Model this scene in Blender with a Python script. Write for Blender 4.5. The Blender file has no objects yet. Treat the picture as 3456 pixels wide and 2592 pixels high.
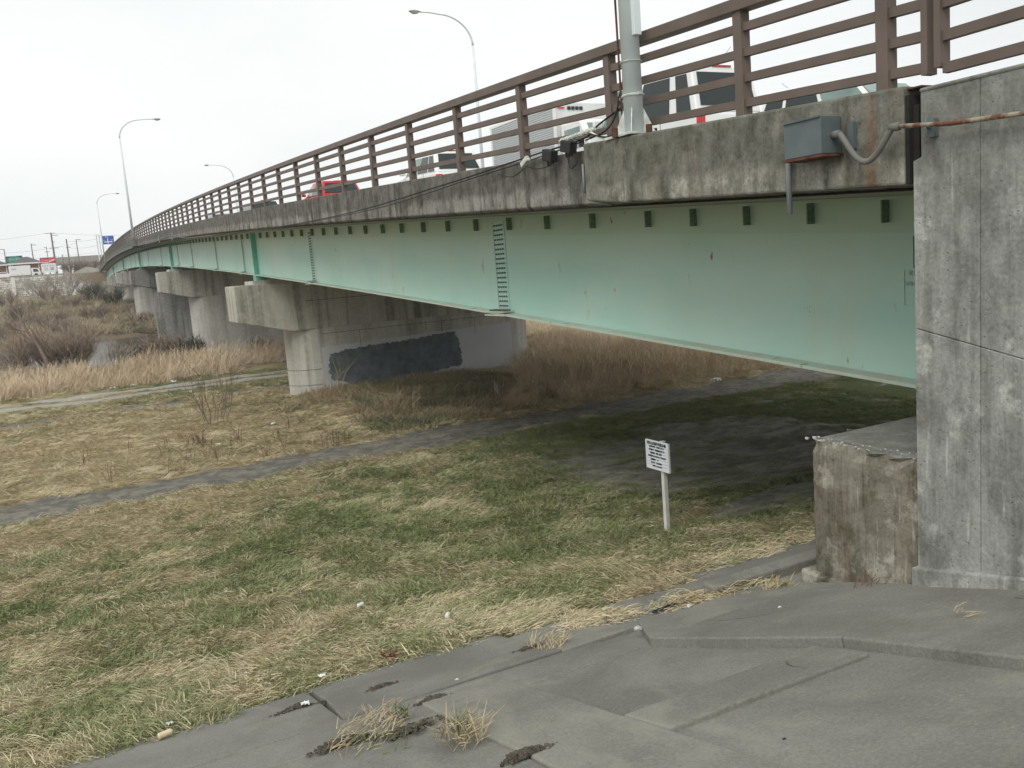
import bpy, math, random
import numpy as np
from mathutils import Vector, Matrix
random.seed(7)
C = bpy.context.scene.collection
S = bpy.context.scene
PI = math.pi

# ------------------------------------------------------------------ camera
F, TH, PT, RO = 2900.0, 0.46068, 0.14127, 0.07929
fw = Vector((math.sin(TH)*math.cos(PT), math.cos(TH)*math.cos(PT), -math.sin(PT)))
r0 = Vector((math.cos(TH), -math.sin(TH), 0)); u0 = r0.cross(fw)
rr = math.cos(RO)*r0 - math.sin(RO)*u0
uu = math.sin(RO)*r0 + math.cos(RO)*u0
cam = bpy.data.cameras.new('camera'); co = bpy.data.objects.new('camera', cam); C.objects.link(co)
cam.sensor_width = 36; cam.lens = 36*F/3456; cam.clip_start = 0.05; cam.clip_end = 4000
co.matrix_world = Matrix(((rr.x, uu.x, -fw.x, 0), (rr.y, uu.y, -fw.y, 0), (rr.z, uu.z, -fw.z, 0), (0, 0, 0, 1)))
S.camera = co
# ------------------------------------------------------------------ sky, sun, exposure
SUN_EL, SUN_AZ = math.radians(48), math.radians(-128)      # azimuth from +Y towards +X
w = bpy.data.worlds.new('World'); S.world = w; w.use_nodes = True
nt = w.node_tree; nt.nodes.clear()
out = nt.nodes.new('ShaderNodeOutputWorld'); bg = nt.nodes.new('ShaderNodeBackground')
sky = nt.nodes.new('ShaderNodeTexSky'); sky.sky_type = 'NISHITA'; sky.sun_disc = False
sky.sun_elevation = SUN_EL; sky.sun_rotation = SUN_AZ; sky.air_density = 1.0; sky.dust_density = 3.0
hs = nt.nodes.new('ShaderNodeHueSaturation'); hs.inputs['Saturation'].default_value = 0.25
tc = nt.nodes.new('ShaderNodeTexCoord'); mp = nt.nodes.new('ShaderNodeMapping'); mp.inputs['Scale'].default_value = (1, 1, 2.6)
nz = nt.nodes.new('ShaderNodeTexNoise'); nz.inputs['Scale'].default_value = 1.6; nz.inputs['Detail'].default_value = 5; nz.inputs['Roughness'].default_value = 0.5
cr = nt.nodes.new('ShaderNodeValToRGB')
cr.color_ramp.elements[0].position = 0.3; cr.color_ramp.elements[0].color = (7.2, 7.5, 7.55, 1)
cr.color_ramp.elements[1].position = 0.68; cr.color_ramp.elements[1].color = (8.9, 9.1, 9.0, 1)
mx = nt.nodes.new('ShaderNodeMix'); mx.data_type = 'RGBA'; mx.inputs[0].default_value = 0.93
L = nt.links.new
L(sky.outputs[0], hs.inputs['Color']); L(tc.outputs['Generated'], mp.inputs[0]); L(mp.outputs[0], nz.inputs['Vector'])
L(nz.outputs[0], cr.inputs[0]); L(hs.outputs[0], mx.inputs[6]); L(cr.outputs[0], mx.inputs[7])
L(mx.outputs[2], bg.inputs['Color']); bg.inputs['Strength'].default_value = 0.096; L(bg.outputs[0], out.inputs[0])
sl = bpy.data.lights.new('sun', 'SUN'); so = bpy.data.objects.new('sun', sl); C.objects.link(so)
sl.energy = 1.5; sl.angle = math.radians(35); sl.color = (1, 0.985, 0.93)
sd = Vector((math.sin(SUN_AZ)*math.cos(SUN_EL), math.cos(SUN_AZ)*math.cos(SUN_EL), math.sin(SUN_EL)))
so.rotation_euler = (-sd).to_track_quat('-Z', 'Y').to_euler()
S.view_settings.view_transform = 'Standard'; S.view_settings.look = 'None'
S.view_settings.exposure = 0.33; S.view_settings.gamma = 1.0; S.view_settings.use_curve_mapping = False
S.render.engine = 'CYCLES'; S.cycles.max_bounces = 6; S.cycles.diffuse_bounces = 4
S.cycles.glossy_bounces = 3; S.cycles.transparent_max_bounces = 6

# ------------------------------------------------------------------ helpers
ORI = {}
class MB:
    def __init__(s): s.v = []; s.f = []; s.uv = []; s.mi = []; s.cur = 0
    def add(s, vs, fs, uvs=None):
        n = len(s.v); s.v += [tuple(v) for v in vs]; s.f += [tuple(n+i for i in f) for f in fs]
        s.uv += list(uvs) if uvs else [(v[1], v[2]) for v in vs]
        s.mi += [s.cur]*len(fs)
    def box(s, x0, x1, y0, y1, z0, z1):
        s.add([(x0,y0,z0),(x1,y0,z0),(x1,y1,z0),(x0,y1,z0),(x0,y0,z1),(x1,y0,z1),(x1,y1,z1),(x0,y1,z1)],
              [(0,3,2,1),(4,5,6,7),(0,1,5,4),(1,2,6,5),(2,3,7,6),(3,0,4,7)])
    def obox(s, c, ax, hs):                                  # oriented box, ax = three unit vectors
        c = Vector(c); vs = []
        for sz in (-1, 1):
            for sx, sy in ((-1,-1),(1,-1),(1,1),(-1,1)):
                vs.append(c + ax[0]*hs[0]*sx + ax[1]*hs[1]*sy + ax[2]*hs[2]*sz)
        s.add(vs, [(0,3,2,1),(4,5,6,7),(0,1,5,4),(1,2,6,5),(2,3,7,6),(3,0,4,7)])
    def prism(s, poly, ax, a0, a1):                           # poly of 2D points extruded along axis ax
        n = len(poly)
        def P(p, t): return {0:(t,p[0],p[1]), 1:(p[0],t,p[1]), 2:(p[0],p[1],t)}[ax]
        vs = [P(p,a0) for p in poly]+[P(p,a1) for p in poly]
        s.add(vs, [tuple(range(n))[::-1], tuple(range(n,2*n))]+[(i,(i+1)%n,n+(i+1)%n,n+i) for i in range(n)])
    def sweep(s, sec, ys, zf, caps=True):                     # section [(x, rel)] along Y following zf(y)
        n = len(sec); vs = []; uv = []
        for y in ys:
            for x, r in sec: vs.append((x, y, zf(y)+r)); uv.append((y, r))
        fs = []
        for k in range(len(ys)-1):
            for i in range(n):
                a = k*n+i; b = k*n+(i+1)%n; fs.append((a, b, b+n, a+n))
        if caps: fs += [tuple(range(n))[::-1], tuple(range((len(ys)-1)*n, len(ys)*n))]
        s.add(vs, fs, uv)
    def tube(s, pts, rad, n=6, caps=True):
        pts = [Vector(p) for p in pts]; m = len(pts)
        rs = rad if isinstance(rad, (list, tuple)) else [rad]*m
        vs = []; prev = None
        for i, p in enumerate(pts):
            t = (pts[min(i+1,m-1)]-pts[max(i-1,0)]).normalized()
            a = Vector((0,0,1)) if abs(t.z) < 0.95 else Vector((1,0,0))
            if prev is not None: a = prev
            e1 = (a - t*a.dot(t)).normalized(); e2 = t.cross(e1); prev = e1
            for k in range(n):
                q = 2*PI*k/n; vs.append(p+(e1*math.cos(q)+e2*math.sin(q))*rs[i])
        fs = [(i*n+k, i*n+(k+1)%n, (i+1)*n+(k+1)%n, (i+1)*n+k) for i in range(m-1) for k in range(n)]
        if caps: fs += [tuple(range(n))[::-1], tuple(range((m-1)*n, m*n))]
        s.add(vs, fs)
    def build(s, name, mat, parent=None, smooth=False, bevel=0, seg=2, local=False):
        me = bpy.data.meshes.new(name)
        o0 = Vector((0,0,0))
        if parent is not None and not local: o0 = ORI.get(parent.name, o0)
        me.from_pydata([(v[0]-o0.x, v[1]-o0.y, v[2]-o0.z) for v in s.v], [], s.f)
        ul = me.uv_layers.new(name='UVMap')
        li = np.zeros(len(me.loops), dtype=np.int32); me.loops.foreach_get('vertex_index', li)
        ul.data.foreach_set('uv', np.array(s.uv, dtype=np.float32)[li].ravel())
        for m in (mat if isinstance(mat, (list, tuple)) else [mat]): me.materials.append(m)
        if any(s.mi): me.polygons.foreach_set('material_index', s.mi)
        if smooth: me.polygons.foreach_set('use_smooth', [True]*len(me.polygons))
        me.update()
        o = bpy.data.objects.new(name, me); C.objects.link(o)
        if parent is not None: o.parent = parent; ORI[o.name] = o0
        if bevel:
            b = o.modifiers.new('bevel', 'BEVEL'); b.width = bevel; b.segments = seg; b.limit_method = 'ANGLE'; b.angle_limit = math.radians(35)
        return o
def empty(name, loc, label, cat, group=None, rotz=0):
    o = bpy.data.objects.new(name, None); C.objects.link(o); o.location = loc; o.rotation_euler.z = rotz
    o.empty_display_size = 0.2; ORI[o.name] = Vector(loc); tag(o, label, cat, group); return o
def tag(o, label=None, cat=None, group=None, kind=None):
    if label: o['label'] = label
    if cat: o['category'] = cat
    if group: o['group'] = group
    if kind: o['kind'] = kind
    return o
def copy_tree(root, loc, rotz, label, group=None):
    c = root.copy(); C.objects.link(c); c.location = loc; c.rotation_euler.z = rotz; c['label'] = label
    if group: c['group'] = group
    for ch in list(root.children):
        d = ch.copy(); C.objects.link(d); d.parent = c
        for g in list(ch.children):
            e = g.copy(); C.objects.link(e); e.parent = d
    return c
def text_mesh(body, size, mat, parent, loc, ax, name='lettering', align='CENTER', sx=1.0):
    cu = bpy.data.curves.new(name, 'FONT'); cu.body = body; cu.size = size; cu.align_x = align; cu.align_y = 'CENTER'; cu.resolution_u = 2
    cu.extrude = 0.003
    to = bpy.data.objects.new(name+'_tmp', cu); C.objects.link(to)
    dg = bpy.context.evaluated_depsgraph_get(); me = bpy.data.meshes.new_from_object(to.evaluated_get(dg))
    bpy.data.objects.remove(to)
    me.materials.clear(); me.materials.append(mat); me.name = name
    M = Matrix((ax[0]*sx, ax[1], ax[2])).transposed().to_4x4(); M.translation = Vector(loc)-ORI.get(parent.name, Vector((0,0,0)))
    me.transform(M)
    o = bpy.data.objects.new(name, me); C.objects.link(o); o.parent = parent; return o

# ------------------------------------------------------------------ materials
def mat_new(name):
    m = bpy.data.materials.new(name); m.use_nodes = True; n = m.node_tree; b = n.nodes['Principled BSDF']
    return m, n, b
def simple(name, col, rough=0.6, metal=0, spec=0.3, noise=0.12, scale=8, bump=0.0):
    m, n, b = mat_new(name)
    b.inputs['Roughness'].default_value = rough; b.inputs['Metallic'].default_value = metal; b.inputs['Specular IOR Level'].default_value = spec
    g = n.nodes.new('ShaderNodeNewGeometry'); t = n.nodes.new('ShaderNodeTexNoise'); t.inputs['Scale'].default_value = scale; t.inputs['Detail'].default_value = 6
    n.links.new(g.outputs['Position'], t.inputs['Vector'])
    r = n.nodes.new('ShaderNodeMapRange'); r.inputs[1].default_value = 0.3; r.inputs[2].default_value = 0.7
    r.inputs[3].default_value = 1-noise; r.inputs[4].default_value = 1+noise
    v = n.nodes.new('ShaderNodeVectorMath'); v.operation = 'SCALE'; v.inputs[0].default_value = col[:3]
    n.links.new(t.outputs[0], r.inputs[0]); n.links.new(r.outputs[0], v.inputs['Scale']); n.links.new(v.outputs[0], b.inputs['Base Color'])
    if bump:
        bp = n.nodes.new('ShaderNodeBump'); bp.inputs['Strength'].default_value = bump; bp.inputs['Distance'].default_value = 0.01
        n.links.new(t.outputs[0], bp.inputs['Height']); n.links.new(bp.outputs[0], b.inputs['Normal'])
    return m
class G:                                                    # small node-graph helper
    def __init__(s, name, rough=0.9, spec=0.2):
        s.m, s.n, s.b = mat_new(name); s.b.inputs['Roughness'].default_value = rough; s.b.inputs['Specular IOR Level'].default_value = spec
        s.pos = s.n.nodes.new('ShaderNodeNewGeometry').outputs['Position']
    def l(s, a, b): s.n.links.new(a, b)
    def uv(s): return s.n.nodes.new('ShaderNodeUVMap').outputs[0]
    def map(s, vec, scale, loc=(0,0,0), rot=(0,0,0)):
        m = s.n.nodes.new('ShaderNodeMapping'); m.inputs['Scale'].default_value = scale; m.inputs['Location'].default_value = loc; m.inputs['Rotation'].default_value = rot; s.l(vec, m.inputs[0]); return m.outputs[0]
    def noise(s, vec, scale, detail=5, rough=0.55, dist=0):
        t = s.n.nodes.new('ShaderNodeTexNoise'); t.inputs['Scale'].default_value = scale; t.inputs['Detail'].default_value = detail
        t.inputs['Roughness'].default_value = rough; t.inputs['Distortion'].default_value = dist; s.l(vec, t.inputs['Vector']); return t.outputs[0]
    def voro(s, vec, scale, feat='F1'):
        t = s.n.nodes.new('ShaderNodeTexVoronoi'); t.feature = feat; t.inputs['Scale'].default_value = scale; s.l(vec, t.inputs['Vector']); return t.outputs[0]
    def ramp(s, x, a, b, lo=0.0, hi=1.0):
        r = s.n.nodes.new('ShaderNodeMapRange'); r.interpolation_type = 'SMOOTHSTEP'; r.inputs[1].default_value = a; r.inputs[2].default_value = b
        r.inputs[3].default_value = lo; r.inputs[4].default_value = hi; s.l(x, r.inputs[0]); return r.outputs[0]
    def mul(s, a, b):
        m = s.n.nodes.new('ShaderNodeMath'); m.operation = 'MULTIPLY'; s.l(a, m.inputs[0])
        if isinstance(b, (int, float)): m.inputs[1].default_value = b
        else: s.l(b, m.inputs[1])
        return m.outputs[0]
    def op(s, o, a, b):
        m = s.n.nodes.new('ShaderNodeMath'); m.operation = o
        for i, x in enumerate((a, b)):
            if isinstance(x, (int, float)): m.inputs[i].default_value = x
            else: s.l(x, m.inputs[i])
        return m.outputs[0]
    def mix(s, f, a, b):
        m = s.n.nodes.new('ShaderNodeMix'); m.data_type = 'RGBA'
        if isinstance(f, (int, float)): m.inputs[0].default_value = f
        else: s.l(f, m.inputs[0])
        for i, c in ((6, a), (7, b)):
            if isinstance(c, tuple): m.inputs[i].default_value = (c[0], c[1], c[2], 1)
            else: s.l(c, m.inputs[i])
        return m.outputs[2]
    def sep(s, vec):
        x = s.n.nodes.new('ShaderNodeSeparateXYZ'); s.l(vec, x.inputs[0]); return x.outputs
    def attr(s, name, typ='GEOMETRY'):
        a = s.n.nodes.new('ShaderNodeAttribute'); a.attribute_name = name; a.attribute_type = typ; return a.outputs['Fac']
    def bump(s, h, strength, dist=0.02):
        b = s.n.nodes.new('ShaderNodeBump'); b.inputs['Strength'].default_value = strength; b.inputs['Distance'].default_value = dist
        s.l(h, b.inputs['Height']); s.l(b.outputs[0], s.b.inputs['Normal'])
    def done(s, col): s.l(col, s.b.inputs['Base Color']); return s.m

def concrete(name, base, dark, light, *a_, **k_):
    q = 1.35
    return concrete_(name, tuple(x*q for x in base), tuple(x*q*1.1 for x in dark), tuple(min(.75, x*q) for x in light), *a_, **k_)
def concrete_(name, base, dark, light, streak=0.6, patch=0.5, pits=True, sp=(5, 5, 0.35), rust=0.0, moss=None, rel=None, seed=0.0, ztop=None):
    g = G(name, 0.92, 0.2)
    big = g.noise(g.map(g.pos, (0.9, 0.9, 0.7), (seed, 0, 0)), 1.0, 6, 0.6)
    st = g.noise(g.map(g.pos, sp, (seed, 3, 0)), 1.0, 5, 0.6)
    st2 = g.noise(g.map(g.pos, (sp[0]*4, sp[1]*4, sp[2]*2), (0, seed, 0)), 1.0, 4, 0.6)
    fine = g.noise(g.pos, 38, 6, 0.7); mid = g.noise(g.pos, 5.5, 7, 0.65, 0.4)
    c = g.mix(g.ramp(big, 0.35, 0.65), base, tuple(0.82*x for x in base))
    c = g.mix(g.mul(g.ramp(st, 0.46, 0.66), streak), c, dark)
    c = g.mix(g.mul(g.ramp(st2, 0.55, 0.72), streak*0.7), c, dark)
    c = g.mix(g.mul(g.ramp(g.noise(g.map(g.pos, (1,1,1), (9+seed, 4, 1)), 3.1, 8, 0.68), 0.54, 0.64), patch), c, light)
    c = g.mix(g.mul(g.ramp(g.noise(g.map(g.pos, (sp[0]*3, sp[1]*3, sp[2]*3), (5+seed, 1, 2)), 1.0, 3, 0.5), 0.63, 0.7), patch*0.8), c, light)
    if moss: c = g.mix(g.mul(g.ramp(g.noise(g.map(g.pos, (1,1,.6), (seed,8,1)), 2.6, 7, 0.7), 0.47, 0.62), 0.75), c, moss)
    if rel is not None:                                     # weathering band along a swept member (UV v = height on it)
        v = g.sep(g.uv())[1]
        edge = g.op('ADD', v, g.mul(g.noise(g.map(g.pos, (1.1,1.1,0.6)), 1.7, 5, 0.6), 0.32))
        c = g.mix(g.mul(g.ramp(edge, rel, rel+0.10), 0.62), c, dark)
    if ztop is not None:                                    # mossy weathering spreading down from the coping
        zz = g.op('ADD', g.sep(g.pos)[2], g.mul(g.noise(g.map(g.pos, (2.2,2.2,0.7)), 1.6, 6, 0.65), 0.9))
        c = g.mix(g.mul(g.ramp(zz, ztop, ztop+0.9), 0.62), c, dark)
    if rust: c = g.mix(g.mul(g.ramp(g.noise(g.map(g.pos, (2.5, 2.5, 0.35), (seed, 0, 0)), 1.0, 4, 0.6), 0.57, 0.68), rust), c, (0.20, 0.09, 0.04))
    c = g.mix(g.ramp(fine, 0.2, 0.8), c, g.mix(0.45, c, (0.0, 0.0, 0.0)))
    c = g.mix(g.mul(g.ramp(mid, 0.35, 0.7), 0.35), c, g.mix(0.5, c, light))
    h = g.op('ADD', g.mul(fine, 0.5), mid)
    if pits:
        vo = g.voro(g.pos, 16); pt = g.ramp(vo, 0.06, 0.14)
        c = g.mix(pt, g.mix(0.55, c, dark), c); h = g.op('ADD', h, pt)
    g.bump(h, 0.5, 0.012)
    return g.done(c)

M = {}
M['parapet'] = concrete('parapet_concrete', (0.25, 0.237, 0.212), (0.038, 0.036, 0.03), (0.40, 0.385, 0.35), 0.95, 0.35, sp=(4.5, 4.5, 0.4), rel=1.99, moss=(0.085,0.085,0.062), seed=3)
M['block'] = concrete('lamp_block_concrete', (0.27, 0.262, 0.225), (0.055, 0.055, 0.042), (0.42, 0.40, 0.35), 0.9, 0.55, sp=(4, 4, 0.5), rel=1.97, rust=0.6, moss=(0.11,0.11,0.075), seed=1)
M['wing'] = concrete('wing_wall_concrete', (0.285, 0.291, 0.270), (0.105, 0.106, 0.092), (0.45, 0.455, 0.425), 0.72, 0.65, sp=(7, 7, 0.55), seed=6, ztop=0.35, moss=(0.175,0.172,0.155))
M['seat'] = concrete('seat_block_concrete', (0.20, 0.182, 0.142), (0.05, 0.045, 0.03), (0.42, 0.40, 0.34), 0.9, 0.55, sp=(6, 6, 0.5), rust=0.12, moss=(0.105,0.097,0.060), seed=11)
M['seat_top'] = concrete('seat_top_concrete', (0.17, 0.17, 0.15), (0.10, 0.10, 0.09), (0.34, 0.34, 0.31), 0.2, 0.25, sp=(2, 2, 2), seed=2)
M['chip'] = concrete('chipped_edge_concrete', (0.50, 0.49, 0.45), (0.25, 0.25, 0.22), (0.65, 0.64, 0.6), 0.3, 0.5, seed=2)
M['pier'] = concrete('pier_concrete', (0.50, 0.485, 0.435), (0.24, 0.222, 0.185), (0.54, 0.53, 0.49), 0.7, 0.35, False, sp=(1.6, 1.6, 0.12), seed=4)
M['pier_cap'] = concrete('pier_cap_concrete', (0.46, 0.44, 0.385), (0.15, 0.138, 0.11), (0.54, 0.53, 0.49), 0.85, 0.4, False, sp=(1.9, 1.9, 0.14), seed=14)
M['pier_dark'] = concrete('stained_pier_concrete', (0.26, 0.25, 0.23), (0.055, 0.055, 0.05), (0.42, 0.42, 0.38), 0.9, 0.3, False, sp=(0.9, 0.9, 0.08), seed=9)
M['far_conc'] = concrete('far_concrete', (0.42, 0.40, 0.34), (0.26, 0.25, 0.21), (0.5, 0.49, 0.44), 0.5, 0.3, False, sp=(.5, .5, 0.1), seed=4)
M['soffit'] = concrete('slab_soffit_concrete', (0.33, 0.33, 0.27), (0.2, 0.2, 0.16), (0.4, 0.4, 0.34), 0.3, 0.2, False, sp=(2,2,2), seed=5)
M['asphalt'] = simple('asphalt', (0.055, 0.055, 0.055), 0.9, scale=30)
def revet(name, base, seed):
    g = G(name, 0.9, 0.2)
    n1 = g.noise(g.map(g.pos, (1.0, 1, 1), (seed, 0, 0)), 0.9, 7, 0.6, 0.5); n2 = g.noise(g.map(g.pos, (1.2, 1.7, 1), (seed, 0, 0)), 1.6, 6, 0.6)
    f = g.noise(g.pos, 55, 5, 0.7); f2 = g.noise(g.pos, 170, 3, 0.6)
    c = g.mix(g.ramp(n1, 0.35, 0.65), base, tuple(x*0.74 for x in base))
    c = g.mix(g.mul(g.ramp(n2, 0.5, 0.75), 0.5), c, (base[0]*1.25, base[1]*1.22, base[2]*1.08))
    c = g.mix(g.mul(g.ramp(g.noise(g.map(g.pos, (1,3,1), (4,seed,0)), 16, 4, 0.7), 0.56, 0.66), 0.28), c, (0.38, 0.37, 0.29))
    c = g.mix(g.ramp(f, 0.25, 0.8), c, g.mix(0.34, c, (0, 0, 0)))
    c = g.mix(g.mul(g.ramp(f2, 0.62, 0.72), 0.6), c, (0.33, 0.33, 0.30))
    c = g.mix(g.mul(g.ramp(f2, 0.38, 0.28), 0.6), c, (0.07, 0.07, 0.065))
    vd = g.n.nodes.new('ShaderNodeTexVoronoi'); vd.feature = 'DISTANCE_TO_EDGE'; vd.inputs['Scale'].default_value = 0.42
    wv = g.n.nodes.new('ShaderNodeVectorMath'); wv.operation = 'ADD'; nn = g.n.nodes.new('ShaderNodeTexNoise'); nn.inputs['Scale'].default_value = 2.2; nn.inputs['Detail'].default_value = 8; g.l(g.pos, nn.inputs['Vector'])
    sc_ = g.n.nodes.new('ShaderNodeVectorMath'); sc_.operation = 'SCALE'; sc_.inputs['Scale'].default_value = 0.55; g.l(nn.outputs['Color'], sc_.inputs[0]); g.l(g.map(g.pos, (1,1,1), (seed, 2, 0)), wv.inputs[0]); g.l(sc_.outputs[0], wv.inputs[1]); g.l(wv.outputs[0], vd.inputs['Vector'])
    crk = g.mul(g.ramp(vd.outputs[0], 0.006, 0.001), g.ramp(n1, 0.58, 0.66))
    c = g.mix(g.mul(crk, 0.75), c, (0.05, 0.047, 0.04))
    dirt = g.noise(g.map(g.pos, (1.0, 0.5, 1), (7, seed, 3)), 0.8, 8, 0.66, 0.8)
    c = g.mix(g.mul(g.ramp(dirt, 0.52, 0.66), 0.38), c, (0.145, 0.14, 0.118))
    c = g.mix(g.mul(g.ramp(dirt, 0.45, 0.33), 0.30), c, (0.36, 0.345, 0.285))
    g.bump(g.op('SUBTRACT', g.op('ADD', f, g.mul(f2, 0.5)), crk), 0.5, 0.008)
    return g.done(c)
M['rev'] = revet('revetment_concrete', (0.252, 0.249, 0.222), 0.0)
M['rev2'] = revet('revetment_rib_concrete', (0.272, 0.266, 0.234), 5.0)
def girder_paint():
    g = G('pale_green_girder_paint', 0.55, 0.35)
    uvx = g.sep(g.uv()); rel = uvx[1]
    wob = g.mul(g.noise(g.map(g.pos, (1, 0.5, 1)), 0.8, 5, 0.6), 0.22)
    n1 = g.noise(g.map(g.pos, (1, 0.45, 0.9)), 0.9, 6, 0.55)
    c = g.mix(g.ramp(n1, 0.35, 0.68), (0.49, 0.66, 0.575), (0.40, 0.625, 0.54))
    r2 = g.op('ADD', rel, wob)
    c = g.mix(g.mul(g.ramp(r2, 0.7, 1.5), 0.5), c, (0.47, 0.54, 0.40))
    c = g.mix(g.mul(g.ramp(rel, 1.27, 1.285), 0.28), c, (0.42, 0.43, 0.28))
    st = g.noise(g.map(g.pos, (3, 1.3, 0.25)), 1.0, 5, 0.6)
    c = g.mix(g.mul(g.ramp(st, 0.5, 0.75), 0.35), c, (0.50, 0.54, 0.40))
    ru = g.noise(g.map(g.pos, (2, 2.0, 0.9), (3, 1, 7)), 1.35, 8, 0.68)
    c = g.mix(g.mul(g.ramp(ru, 0.63, 0.71), 0.6), c, (0.30, 0.20, 0.10))
    ru2 = g.noise(g.map(g.pos, (9, 9, 3.2), (1, 5, 7)), 1.0, 5, 0.62)
    c = g.mix(g.mul(g.ramp(ru2, 0.70, 0.735), 0.9), c, (0.22, 0.08, 0.035))
    c = g.mix(g.mul(g.noise(g.pos, 90, 2, 0.6), 0.2), c, g.mix(0.5, c, (0, 0, 0)))
    return g.done(c)
M['girder'] = girder_paint()
def flange_paint():
    g = G('dirty_flange_paint', 0.7, 0.25)
    n1 = g.noise(g.pos, 2.5, 6, 0.65)
    c = g.mix(g.ramp(n1, 0.4, 0.6), (0.45, 0.58, 0.49), (0.48, 0.50, 0.42))
    ru = g.noise(g.map(g.pos, (3, 3, 3), (3, 1, 7)), 1.1, 8, 0.7)
    c = g.mix(g.mul(g.ramp(ru, 0.6, 0.68), 0.8), c, (0.24, 0.13, 0.08)); return g.done(c)
M['flange'] = flange_paint()
M['teal'] = simple('darker_teal_paint', (0.13, 0.42, 0.32), 0.5, noise=0.15)
M['bracket'] = simple('bracket_green_paint', (0.17, 0.225, 0.155), 0.6, noise=0.25, scale=20)
M['bolt'] = simple('bolt_grey_green', (0.10, 0.135, 0.11), 0.6)
M['rail'] = simple('brown_railing_paint', (0.135, 0.104, 0.086), 0.55, noise=0.14, scale=3)
M['galv'] = simple('galvanised_pole_paint', (0.66, 0.72, 0.73), 0.6, 0.0, 0.25, noise=0.07, scale=2.5)
M['galv_rust'] = simple('galvanised_with_dirt', (0.56, 0.58, 0.54), 0.6, noise=0.25, scale=12)
M['lens'] = simple('lamp_lens', (0.55, 0.57, 0.55), 0.15, 0, 0.5, noise=0.05)
M['lamp_grey'] = simple('lamp_head_grey', (0.33, 0.35, 0.35), 0.4, noise=0.05)
M['black'] = simple('black_cable', (0.018, 0.018, 0.018), 0.6)
M['rust'] = simple('rust', (0.105, 0.048, 0.032), 0.9, noise=0.45, scale=14, bump=0.3)
M['boxgrey'] = simple('electrical_box_grey', (0.105, 0.13, 0.135), 0.5, 0, 0.4, noise=0.14, scale=5)
M['conduit'] = simple('grey_conduit', (0.16, 0.155, 0.14), 0.7, noise=0.15)
def rusty_pipe():
    g = G('rusty_conduit', 0.8); n1 = g.noise(g.map(g.pos, (6, 9, 6)), 1.0, 5, 0.65)
    return g.done(g.mix(g.ramp(n1, 0.42, 0.62), (0.135, 0.06, 0.036), (0.31, 0.28, 0.21)))
M['rustpipe'] = rusty_pipe()
M['pvc'] = simple('grey_pvc', (0.27, 0.29, 0.30), 0.5)
M['white'] = simple('white_paint', (0.80, 0.80, 0.79), 0.35, 0, 0.5, noise=0.02)
M['boxwhite'] = simple('white_box_body', (0.66, 0.67, 0.66), 0.5, noise=0.04)
M['corr'] = simple('aluminium_corrugated_side', (0.52, 0.54, 0.54), 0.4, 0.0, 0.5, noise=0.05)
M['red'] = simple('red_car_paint', (0.50, 0.018, 0.025), 0.3, 0, 0.6, noise=0.03)
M['silver'] = simple('silver_car_paint', (0.36, 0.39, 0.42), 0.3, 0.3, 0.5, noise=0.03)
M['glass'] = simple('dark_car_glass', (0.025, 0.035, 0.035), 0.1, 0, 0.35, noise=0.02)
M['glass2'] = simple('greenish_car_glass', (0.20, 0.28, 0.255), 0.1, 0, 0.4, noise=0.2, scale=3)
M['tyre'] = simple('tyre_rubber', (0.02, 0.02, 0.02), 0.9)
M['trim'] = simple('black_trim', (0.02, 0.02, 0.022), 0.5)
M['tail'] = simple('red_tail_light', (0.60, 0.03, 0.03), 0.2, 0, 0.6)
M['amber'] = simple('amber_indicator', (0.75, 0.25, 0.02), 0.2, 0, 0.6)
M['blue'] = simple('blue_sign', (0.02, 0.09, 0.48), 0.4)
M['signred'] = simple('red_sign', (0.52, 0.015, 0.04), 0.4)
M['signgreen'] = simple('green_sign', (0.03, 0.36, 0.24), 0.4)
M['signnavy'] = simple('navy_sign', (0.035, 0.035, 0.12), 0.4)
M['yellow'] = simple('yellow_sign', (0.75, 0.6, 0.08), 0.4)
M['ink'] = simple('black_ink', (0.03, 0.03, 0.04), 0.7)
M['violet'] = simple('violet_ink', (0.13, 0.09, 0.38), 0.7)
M['brickbrown'] = simple('brown_tile_wall', (0.22, 0.105, 0.075), 0.8)
M['roof'] = simple('dark_roof', (0.085, 0.085, 0.085), 0.8)
M['cream'] = simple('cream_trim', (0.76, 0.73, 0.66), 0.7)
M['polewood'] = simple('utility_pole_concrete', (0.21, 0.19, 0.20), 0.8)
M['wire'] = simple('overhead_wire', (0.10, 0.10, 0.11), 0.7)
M['viaduct'] = simple('viaduct_concrete', (0.30, 0.285, 0.25), 0.9, noise=0.2, scale=.6)
M['paintwhite'] = simple('faded_white_stencil', (0.48, 0.60, 0.54), 0.8)
M['placard'] = simple('dark_teal_placard', (0.015, 0.11, 0.115), 0.4)
M['post'] = simple('white_wood_post', (0.62, 0.61, 0.57), 0.7, noise=0.08)
M['board'] = simple('white_notice_board', (0.70, 0.73, 0.75), 0.5, noise=0.05)
M['soil'] = simple('dark_soil', (0.085, 0.075, 0.058), 1.0, noise=0.4, scale=20, bump=0.6)
M['stone'] = simple('pale_block_stone', (0.74, 0.71, 0.65), 0.9, noise=0.35, scale=1.3)
M['stone2'] = simple('grey_block_stone', (0.52, 0.48, 0.42), 0.9, noise=0.35, scale=1.3)
M['bark'] = simple('bare_bark', (0.21, 0.165, 0.13), 0.95, noise=0.2)
M['bark2'] = simple('purple_brown_twigs', (0.31, 0.245, 0.19), 0.95, noise=0.25, scale=1)
M['bark3'] = simple('grey_pale_bark', (0.38, 0.34, 0.29), 0.95, noise=0.2)
M['darkscrub'] = simple('dark_green_scrub', (0.085, 0.085, 0.05), 0.95, noise=0.3, scale=1)
M['redleaf'] = simple('dark_red_leaves', (0.13, 0.02, 0.03), 0.7)
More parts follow.
